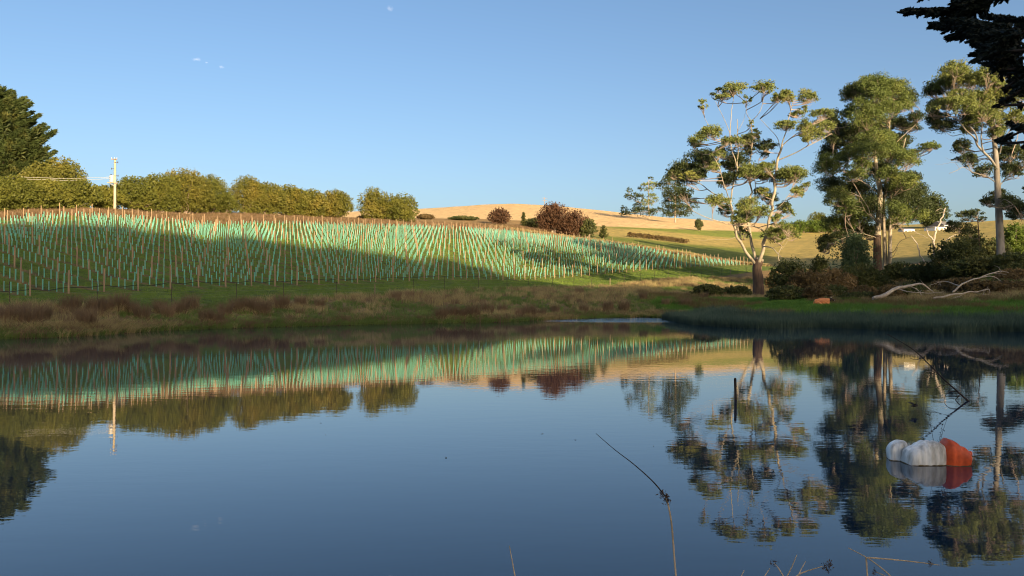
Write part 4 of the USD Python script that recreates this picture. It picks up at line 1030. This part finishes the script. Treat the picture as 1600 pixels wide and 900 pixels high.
pts = scatter(30000, (-10, 70), (165, 260), east_ok)
instancer('dry_verge', [(tuft(43, 30, .7, .9, .05, .8), DRYGRASS), (tuft(44, 30, .6, .9, .06, .9), BROWNSCRUB)], pts, rng.uniform(0, 6.28, len(pts)), rng.uniform(.6, 1.4, len(pts)), rng.integers(0, 2, len(pts)), 'dry grass verge along the last vineyard row', 'grass')

# big rush tussocks one can tell apart
tus = [(8, 508), (30, 503), (48, 512), (70, 500), (112, 490), (135, 512), (150, 496), (165, 492), (186, 488), (205, 490), (222, 500), (250, 490), (262, 497), (282, 492), (298, 486), (322, 505), (340, 510), (352, 496), (372, 488), (395, 488), (412, 492), (440, 484), (470, 480), (500, 484), (620, 470), (640, 468), (690, 500), (708, 498), (722, 500), (740, 497), (762, 492), (785, 490),
       (812, 498), (828, 496), (846, 497), (868, 490), (905, 462), (912, 490), (950, 488), (975, 486), (1005, 470), (1040, 478), (1072, 480), (1100, 470), (1128, 466), (1150, 462)]
first = None
lab_by = ['at the far left of the bank', 'left of the middle of the bank', 'on the middle of the bank', 'on the bank nearing the spreading gum']
for k, (x, y) in enumerate(tus):
    p = hit(x, y)
    where = lab_by[0 if x < 230 else 1 if x < 560 else 2 if x < 880 else 3]
    lab, grp = f'reddish brown rush tussock {where}', f'rush tussocks {where}'
    s = rng.uniform(.75, 1.15)
    if first is None:
        first = thing('rush_tussock', lab, 'tussock', tuple(p), 0, grp)
        usdkit.mesh(stage, f'{first.GetPath()}/blades', tuft(51, 300, 1.25, .8, .017, .34), RUSH)
        usdkit.mesh(stage, f'{first.GetPath()}/dead_skirt', tuft(52, 120, .45, 1.1, .02, 1.3), DRYGRASS)
    else:
        copy_of(first, tuple(p), rng.uniform(0, 6.28), lab, grp, (s * 1.1, s * 1.1, s))

# ------------------------------------------------------------------ power poles, wires, houses
base = at(179, 137.0)
PD = 137.0
topz = EYE + (HORIZON - 249) / FPX * PD
pole = thing('power_pole', 'pale timber power pole carrying a transformer, in front of the hedge', 'power pole', tuple(base))
obj('pole', tube(np.array([base - [0, 0, .5], [base[0], base[1], (base[2] + topz) / 2], [base[0], base[1], topz]]), [.24, .21, .17], 10), POLEWOOD, pole, smooth=40)


def zz(y, D=PD):
    return EYE + (HORIZON - y) / FPX * D


X0, Y0 = base[0], base[1]
obj('crossarm', (lambda b: (np.array(b.vertices), np.array(b.faces)))(boxm(X0 - .55, X0 + .5, Y0 - .28, Y0 - .18, zz(249.5), zz(248.2))), TIMBER2, pole)
for s in (-.5, 0, .45):
    v, f = tube(np.array([[X0 + s, Y0 - .23, zz(248.2)], [X0 + s, Y0 - .23, zz(248.2) + .12], [X0 + s, Y0 - .23, zz(248.2) + .22]]), [.03, .06, .03], 8)
    obj('insulator', (v, f), GREYMETAL, pole)
for yb, s in ((254, .62), (264, -.45), (275, .68)):
    obj('bracket', tube(np.array([[X0, Y0 - .2, zz(yb)], [X0 + s * .7, Y0 - .25, zz(yb) + .04], [X0 + s, Y0 - .25, zz(yb) - .1]]), .035, 5), STEEL, pole)
    v, f = tube(np.array([[X0 + s, Y0 - .25, zz(yb) - .12], [X0 + s, Y0 - .25, zz(yb) + .1], [X0 + s, Y0 - .25, zz(yb) + .2]]), [.05, .07, .03], 8)
    obj('insulator', (v, f), STEEL, pole)
tr = (lambda: tube(np.array([[X0 - .52, Y0 - .1, zz(284.5)], [X0 - .52, Y0 - .1, zz(283.8)], [X0 - .52, Y0 - .1, zz(275)], [X0 - .52, Y0 - .1, zz(274)]]), [.30, .34, .34, .28], 14))()
o = obj('transformer', tr, GREYMETAL, pole, smooth=40)
obj('bushing', (tube(np.array([[X0 - .62, Y0 - .1, zz(274)], [X0 - .62, Y0 - .1, zz(272)]]), [.12, .09], 8)), STEEL, o)
obj('platform', (lambda b: (np.array(b.vertices), np.array(b.faces)))(boxm(X0 - 1.15, X0 + .4, Y0 - .45, Y0 + .25, zz(286), zz(285))), POLEWOOD, pole)
obj('brace', tube(np.array([[X0 - .9, Y0 - .2, zz(286)], [X0, Y0 - .15, zz(291)]]), .05, 5), POLEWOOD, pole)
obj('brace', tube(np.array([[X0 + .5, Y0 - .2, zz(286)], [X0, Y0 - .15, zz(291)]]), .05, 5), POLEWOOD, pole)

# timber post and wires from the pole towards the left
pb = at(27, 122); ptop = EYE + (HORIZON - 276) / FPX * 122
o = thing('wire_post', 'orange brown timber strainer post holding the two pale wires, in the left hedge', 'post', tuple(pb))
obj('pole', tube(np.array([[pb[0], pb[1], pb[2] - .3], [pb[0], pb[1], ptop]]), [.17, .15], 8), TIMBER, o, smooth=40)
obj('cap', tube(np.array([[pb[0], pb[1], ptop + .003], [pb[0], pb[1], ptop + .06]]), [.16, .10], 8), TIMBER2, o)
for k, (dy, lab) in enumerate(((0, 'upper pale wire running left along the hedge top from the power pole'), (.30, 'lower pale wire running left along the hedge top from the power pole'))):
    a = np.array([X0 - .3, Y0 - .2, zz(276.5) - dy]); b = np.array([pb[0], pb[1] - .05, ptop - dy - .02]); c = P(-140, 274, 116) - [0, 0, dy]
    pts = np.vstack([spline([a, (a + b) / 2 - [0, 0, .25], b], 14), spline([b, (b + c) / 2 - [0, 0, .15], c], 10)[1:]])
    tag(obj('overhead_wire', tube(pts, .028, 4), GREYMETAL), lab, 'wire')
b0 = at(851, 560); D = 560
t = thing('power_pole', 'tiny distant power pole with crossarms on the tan hill crest', 'power pole', tuple(b0))
obj('pole', tube(np.array([b0 - [0, 0, .5], [b0[0], b0[1], EYE + (HORIZON - 308) / FPX * D]]), [.22, .16], 6), TIMBER2, t)
for yy in (309.5, 313.5):
    zc_ = EYE + (HORIZON - yy) / FPX * D
    obj('crossarm', (lambda b: (np.array(b.vertices), np.array(b.faces)))(boxm(b0[0] - 1.8, b0[0] + 1.8, b0[1] - .35, b0[1] - .2, zc_ - .1, zc_ + .1)), TIMBER2, t)


def house(label, x, d, wpx, ybot, ywall, yroof, depth, rot, seed):
    b = at(x, d); s = d / FPX; w = wpx * s
    z0 = b[2] - .3; zw = EYE + (HORIZON - ywall) * s; zr = EYE + (HORIZON - yroof) * s
    t = thing('farm_house', label, 'house', tuple(b))
    tr = lambda m: (trimesh.transformations.transform_points(np.array(m.vertices), trimesh.transformations.rotation_matrix(rot, [0, 0, 1])) + [b[0], b[1], 0], np.array(m.faces))
    obj('walls', tr(boxm(-w / 2, w / 2, 0, depth, z0, zw)), WALLWHITE, t)
    e = .4
    v = np.array([[-w / 2 - e, -e, zw + .003], [w / 2 + e, -e, zw + .003], [w / 2 + e, depth + e, zw + .003], [-w / 2 - e, depth + e, zw + .003], [-w / 2 - e, depth / 2, zr], [w / 2 + e, depth / 2, zr]])
    f = np.array([[0, 1, 5], [0, 5, 4], [2, 3, 4], [2, 4, 5], [1, 2, 5], [3, 0, 4], [0, 2, 1], [0, 3, 2]])
    obj('roof', tr(trimesh.Trimesh(v, f, process=False)), ROOFGREY, t)
    for k, fx in enumerate((-.3, .05, .36)):
        o = obj('window' if k != 1 else 'door', tr(boxm(fx * w - .65, fx * w + .65, -.05, -.003, zw - 1.75 if k != 1 else z0 + .35, zw - .5)), WALLWHITE if k != 1 else TIMBER2, t)
        if k != 1:
            obj('pane', tr(boxm(fx * w - .52, fx * w + .52, -.07, -.052, zw - 1.63, zw - .62)), GLASSDARK, o)


house('low white farmhouse seen behind the bare dead tree on the pasture skyline', 1471, 322, 21, 361, 354.5, 352, 7, .12, 1)
house('white farm building half hidden between gum trunks and dead tree', 1421, 325, 16, 363, 358, 355.5, 6, -.1, 2)
house('grey roofed shed standing behind the white farmhouse', 1483, 340, 17, 357, 352, 344.5, 8, .3, 3)

# ------------------------------------------------------------------ animal in the grass
import manifold3d as m3


def blend(bones, mat_r=.05, it=8, step=.04):
    """bones: ((p, r), (q, r)) hulls joined and smoothed into one skin."""
    def ball(p, r):
        return m3.Manifold.sphere(r, 14).translate(tuple(map(float, p)))
    out = None
    for (p, r), (q, r2) in bones:
        h = m3.Manifold.batch_hull([ball(p, r), ball(q, r2)])
        out = h if out is None else out + h
    out = out.refine_to_length(step)
    m = out.to_mesh()
    t = trimesh.Trimesh(np.array(m.vert_properties[:, :3]), np.array(m.tri_verts))
    trimesh.smoothing.filter_taubin(t, iterations=it)
    return t


ap = hit(1286, 480)
calf = thing('calf', 'orange brown calf with dark head resting in green grass on the right bank', 'calf', tuple(ap))
off = lambda m: (np.array(m.vertices) + ap, np.array(m.faces))
body = blend([(((-.48, 0, .36), .20), ((-.10, 0, .40), .25)), (((-.10, 0, .40), .25), ((.30, 0, .40), .22)), (((-.45, 0, .30), .20), ((.25, 0, .26), .20)), (((.30, 0, .42), .17), ((.50, -.02, .52), .11)), (((.50, -.02, .52), .11), ((.62, -.04, .54), .09)), (((.62, -.04, .54), .085), ((.76, -.07, .47), .055)),
              (((-.40, -.16, .26), .13), ((-.18, -.22, .12), .09)), (((-.18, -.22, .12), .07), ((-.42, -.26, .07), .05)), (((.26, -.14, .24), .09), ((.40, -.20, .10), .06)), (((.40, -.20, .10), .05), ((.22, -.24, .06), .045)), (((-.40, .16, .26), .13), ((-.18, .22, .12), .09)), (((.26, .14, .24), .09), ((.42, .20, .08), .06)), (((-.64, 0, .40), .035), ((-.72, 0, .15), .025))])
bv, bf = np.array(body.vertices), np.array(body.faces)
cen = bv[bf].mean(1)
dark = cen[:, 0] > .44
for nm, sel, mt in (('body', ~dark, HIDE), ('head', dark, HIDEDARK)):
    u, inv = np.unique(bf[sel], return_inverse=True)
    obj(nm, (bv[u] + ap, inv.reshape(-1, 3)), mt, calf, smooth=True)
for s in (-1, 1):
    e = blend([(((.58, s * .09, .60), .03), ((.55, s * .18, .60), .035)), (((.55, s * .18, .60), .035), ((.54, s * .22, .57), .012))], step=.02)
    obj('ear', off(e), HIDEDARK, calf, smooth=True)
    obj('horn', (tube(spline([[.60, s * .05, .62], [.62, s * .10, .70], [.66, s * .10, .76]], 7) + ap, np.linspace(.022, .006, 7), 6)), HORN, calf, smooth=True)
    obj('eye', off(trimesh.creation.icosphere(2, .014).apply_translation([.66, s * .075 - .045, .565])), GLASSDARK, calf)
obj('muzzle', off(trimesh.creation.icosphere(2, .05).apply_scale([1.1, .95, .8]).apply_translation([.775, -.072, .462])), HORN, calf, smooth=True)

# ------------------------------------------------------------------ things in the water
rng = np.random.default_rng(66)


def container(w, h, dp, seed, ridges, top):
    """A lumpy half sunk plastic drum lying on its side; top: outline heights along its width."""
    n, m = 40, 28
    us = np.linspace(-1, 1, n); out = []
    for u in us:
        hh = np.interp(u, np.linspace(-1, 1, len(top)), top) * h
        endr = (1 - abs(u) ** 7) ** .35 if abs(u) < 1 else 0
        for k in range(m):
            a = 2 * np.pi * k / m
            c, s = math.cos(a), math.sin(a)
            sq = (abs(c) ** 3.2 + abs(s) ** 3.2) ** (-1 / 3.2)
            rdg = 1 + .022 * math.cos(u * math.pi * ridges)
            out.append([u * w / 2, c * sq * dp / 2 * (.25 + .75 * endr) * rdg, (s * sq * (.32 + .68 * endr)) * (hh * .62) * rdg + hh * .36])
    v = np.array(out)
    v += (np.stack([noise(v * 9, seed + a) for a in range(3)], -1) - .5) * .022
    f = []
    for i in range(n - 1):
        for k in range(m):
            a, b = i * m + k, i * m + (k + 1) % m
            f += [[a, b, b + m], [a, b + m, a + m]]
    v = np.vstack([v, v[:m].mean(0), v[-m:].mean(0)])
    for k in range(m):
        f += [[len(v) - 2, (k + 1) % m, k], [len(v) - 1, (n - 1) * m + k, (n - 1) * m + (k + 1) % m]]
    return v, np.array(f)


FD = 9.25
floats = [('small_white_float', 1402, 30, 33, WHITEPLASTIC, (.72, .95, 1.0, .9), 3, 'small dirty white plastic drum, leftmost of the three floating drums', -.25, .25),
          ('white_float', 1442, 59, 38, WHITEPLASTIC, (.66, .86, 1.0, 1.0, .98), 6, 'large dirty white plastic drum, middle of the three floating drums', .05, .02),
          ('orange_float', 1490, 41, 40, ORANGEPLASTIC, (.90, 1.05, 1.02, .84, .74, .62), 4, 'orange red plastic drum, rightmost of the three floating drums', -.08, 0)]
for k, (nm, x, wp, hp, mt, top, rd, lab, rot, dd) in enumerate(floats):
    s = (FD + dd) / FPX
    p = np.array([(x - 800) * s, FD + dd, -.02])
    t = thing('floating_drum', lab, 'drum', tuple(p), rot)
    v, f = container(wp * s, hp * s, .30 if k else .24, 5 + k, rd, top)
    usdkit.mesh(stage, f'{t.GetPath()}/body', (v, f), mt, smooth=True)
    cap = tube(np.array([[wp * s * .5 - .01, 0, hp * s * .45], [wp * s * .5 + .035, 0, hp * s * .45]]), [.035, .033], 12)
    usdkit.mesh(stage, f'{t.GetPath()}/cap', cap, mt)
    band = container(wp * s * 1.012, .05, (.30 if k else .24) * 1.012, 5 + k, 0, (1.0, 1.0))
    band = (band[0] - [0, 0, .006], band[1])
    usdkit.mesh(stage, f'{t.GetPath()}/waterline_scum', band, SCUM, smooth=True)

# weeds sprouting between the drums
for k, (x, y0, hpx, n, lab) in enumerate([(1462, 692, 52, 3, 'thin dark weed sprouting between white and orange drum')]):
    d = FD + .30
    b = P(x, y0, d); t = thing('weed_sprig', lab, 'weed', (b[0], b[1], 0.02))
    fo, st = MB(), MB()
    for q in range(n):
        e = b + np.array([rng.normal(0, .10), rng.normal(0, .08), hpx * d / FPX * rng.uniform(.55, 1.0)])
        pth = spline([[b[0] + rng.normal(0, .015), b[1], .02], (np.array([b[0], b[1], .02]) + e) / 2 + rng.normal(0, .006, 3), e], 9)
        st.add(*tube(pth, np.linspace(.004, .0015, 9), 4, cap=False))
        c = pth[rng.integers(3, 9, 8)] + rng.normal(0, .008, (8, 3))
        fo.add(*leaf_quads(c, .03, .008, rng, (0, 0, .3)))
    obj('stems', st.get(), DARKSTICK, t); obj('leaves', fo.get(), DARKCON, t)

# the dead branch leaning out of the water, and the stake
def P2(x, y, d):
    return P(x, y, d)


bd = 14.6
t = thing('water_branch', 'long thin dark dead branch slanting out of the water above the drums', 'branch', tuple(P(1512, 626, bd)))
main = spline([P(1522, 634, bd), P(1512, 626, bd), P(1496, 612, bd + .1), P(1476, 594, bd + .2), P(1452, 570, bd + .3), P(1425, 545, bd + .4), P(1386, 522, bd + .5)], 40)
obj('stem', tube(main, np.linspace(.022, .006, 40), 6), DARKSTICK, t, smooth=True)
for pl in ([(1494, 611), (1484, 612), (1477, 617), (1474, 626)], [(1482, 600), (1470, 603), (1460, 606), (1445, 604)], [(1463, 581), (1452, 586), (1442, 596)], [(1440, 558), (1432, 562), (1422, 560)], [(1500, 616), (1490, 626), (1478, 628)]):
    obj('twig', tube(spline([P(x, y, bd + .15) for x, y in pl], 10), np.linspace(.009, .003, 10), 5), DARKSTICK, t, smooth=True)
sd_ = 14.75
t = thing('water_stake', 'short dark wooden stake standing alone in the water', 'stake', tuple(P(1149, 626, sd_)))
obj('stake', tube(np.array([P(1149.5, 650, sd_), P(1149, 620, sd_), P(1148.5, 592, sd_), P(1148.5, 590.5, sd_)]), [.026, .025, .024, .016], 8), DARKSTICK, t, smooth=40)
obj('wire_tie', tube(np.array([P(1149, 604, sd_), P(1149, 602.6, sd_)]), .030, 8), STEEL, t)

# small dark bird skimming the water
bp = P(1427, 636, 13.2) + np.array([0, 0, .02])
t = thing('bird', 'small dark bird flying low over the water above the drums', 'bird', tuple(bp))
bb = blend([(((-.035, 0, 0), .010), ((.02, 0, .004), .021)), (((.02, 0, .004), .021), ((.05, 0, .012), .016)), (((.05, 0, .012), .014), ((.072, 0, .010), .004))], step=.006, it=4)
obj('body', (np.array(bb.vertices) + bp, np.array(bb.faces)), FEATHER, t, smooth=True)
for s in (-1, 1):
    wv_ = np.array([[.035, s * .012, .012], [.0, s * .012, .010], [.012, s * .06, .045], [-.03, s * .05, .035], [-.045, s * .12, .052]])
    wf = np.array([[0, 1, 2], [1, 3, 2], [2, 3, 4]])
    obj('wing', (np.vstack([wv_ + [0, 0, .002], wv_ - [0, 0, .002]]) + bp, np.vstack([wf, wf[:, ::-1] + 5])), FEATHER, t)
    tv = np.array([[-.03, 0, .003], [-.03, s * .012, .003], [-.085, s * .022, -.002], [-.03, 0, -.003], [-.03, s * .012, -.003], [-.085, s * .022, -.006]])
    obj('tail', (tv + bp, np.array([[0, 1, 2], [3, 5, 4]])), FEATHER, t)

# specks of leaf litter afloat
n = 60
xx = rng.uniform(-9, 7, n); yy = rng.uniform(7.5, 24, n)
fo = MB()
for x, y in zip(xx, yy):
    r = rng.uniform(.012, .035); a = rng.uniform(0, 6.28)
    v = np.array([[r, 0, 0], [0, .35 * r, .004], [-r, 0, 0], [0, -.35 * r, .002]]); c, s = math.cos(a), math.sin(a)
    fo.add(v @ np.array([[c, s, 0], [-s, c, 0], [0, 0, 1]]) + [x, y, .005], [[0, 1, 2], [0, 2, 3]])
tag(obj('floating_leaves', fo.get(), LITTER), 'scattered tiny dark leaves afloat on the open water', 'leaves', kind='stuff')

# ------------------------------------------------------------------ grass stems at the photographer's feet
def stem(label, pix, d, r0, r1, heads, seed):
    rng = np.random.default_rng(seed)
    pts = [P(x, y, d + (k * .02)) for k, (x, y) in enumerate(pix)]
    foot = np.array([pts[0][0] + rng.normal(0, .05), pts[0][1] - .1, g1(pts[0][0], pts[0][1] - .1) - .02])
    t = thing('grass_stem', label, 'grass stem', tuple(foot))
    sp = np.vstack([spline([foot, (foot + pts[0]) / 2 + rng.normal(0, .02, 3), pts[0]], 10)[:-1], spline(pts, 8 * len(pts))])
    obj('stalk', tube(sp, np.linspace(r0, r1, len(sp)), 6), STRAW, t, smooth=True)
    for x, y, ln in heads:
        c = P(x, y, d)
        m = 34
        q = c + rng.normal(0, 1, (m, 3)) * [ln * .35, ln * .3, ln * .4]
        obj('seed_head', leaf_quads(q, ln * .6, ln * .18, rng, (.3, 0, .2)), SEED, t)


stem('tall dry grass stem bent over at its dark node, in the middle foreground', [(1056, 905), (1053, 870), (1049, 820), (1044, 790), (1040, 776)], 2.5, .0032, .0026, [(1039, 776, .022), (1043, 783, .018), (1033, 770, .014)], 1)
pr = [P(1040, 776, 2.56), P(1020, 752, 2.5), P(990, 725, 2.42), P(960, 702, 2.36), P(931, 677, 2.3)]
o = stage.GetPrimAtPath('/World/grass_stem')
obj('broken_tip', tube(spline(pr, 20), np.linspace(.0024, .0007, 20), 5), DARKSTICK, o, smooth=True, label='dark broken upper part pointing left')
stem('short faint grass stem left of the tall bent one', [(806, 905), (801, 880), (796, 852)], 2.4, .003, .0012, [], 2)
for k, (lab, pix, heads) in enumerate([
        ('dry stem with dark seed head rising to the left, bottom right foreground', [(1226, 905), (1216, 888), (1209, 879)], [(1209, 878, .012)]),
        ('long dry stem leaning right with dark spiky seed head', [(1236, 905), (1250, 895), (1270, 888), (1284, 884)], [(1291, 886, .022), (1294, 882, .016)]),
        ('thin dry stem crossing up to the left below the gum reflection', [(1396, 905), (1380, 890), (1356, 872), (1324, 855)], []),
        ('pale thin stem lying flat to the right with small seed head', [(1352, 870), (1390, 873), (1420, 876), (1452, 880), (1466, 882)], [(1452, 880, .012)]),
        ('dry stem with seed head at the bottom, right of the spiky one', [(1390, 905), (1380, 898), (1368, 893)], [(1366, 893, .012)]),
        ('short upright blade left of the seed heads', [(1155, 905), (1158, 898), (1162, 890)], []), ('second short upright blade left of the seed heads', [(1190, 905), (1196, 896), (1202, 887)], []),
        ('fine blade behind the spiky seed head', [(1244, 905), (1250, 890), (1258, 876)], []), ('fine blade leaning left beside the spiky seed head', [(1226, 905), (1236, 885), (1244, 866)], [])]):
    stem(lab, pix, 2.3 + .05 * k, .0028, .0012, heads, 20 + k)
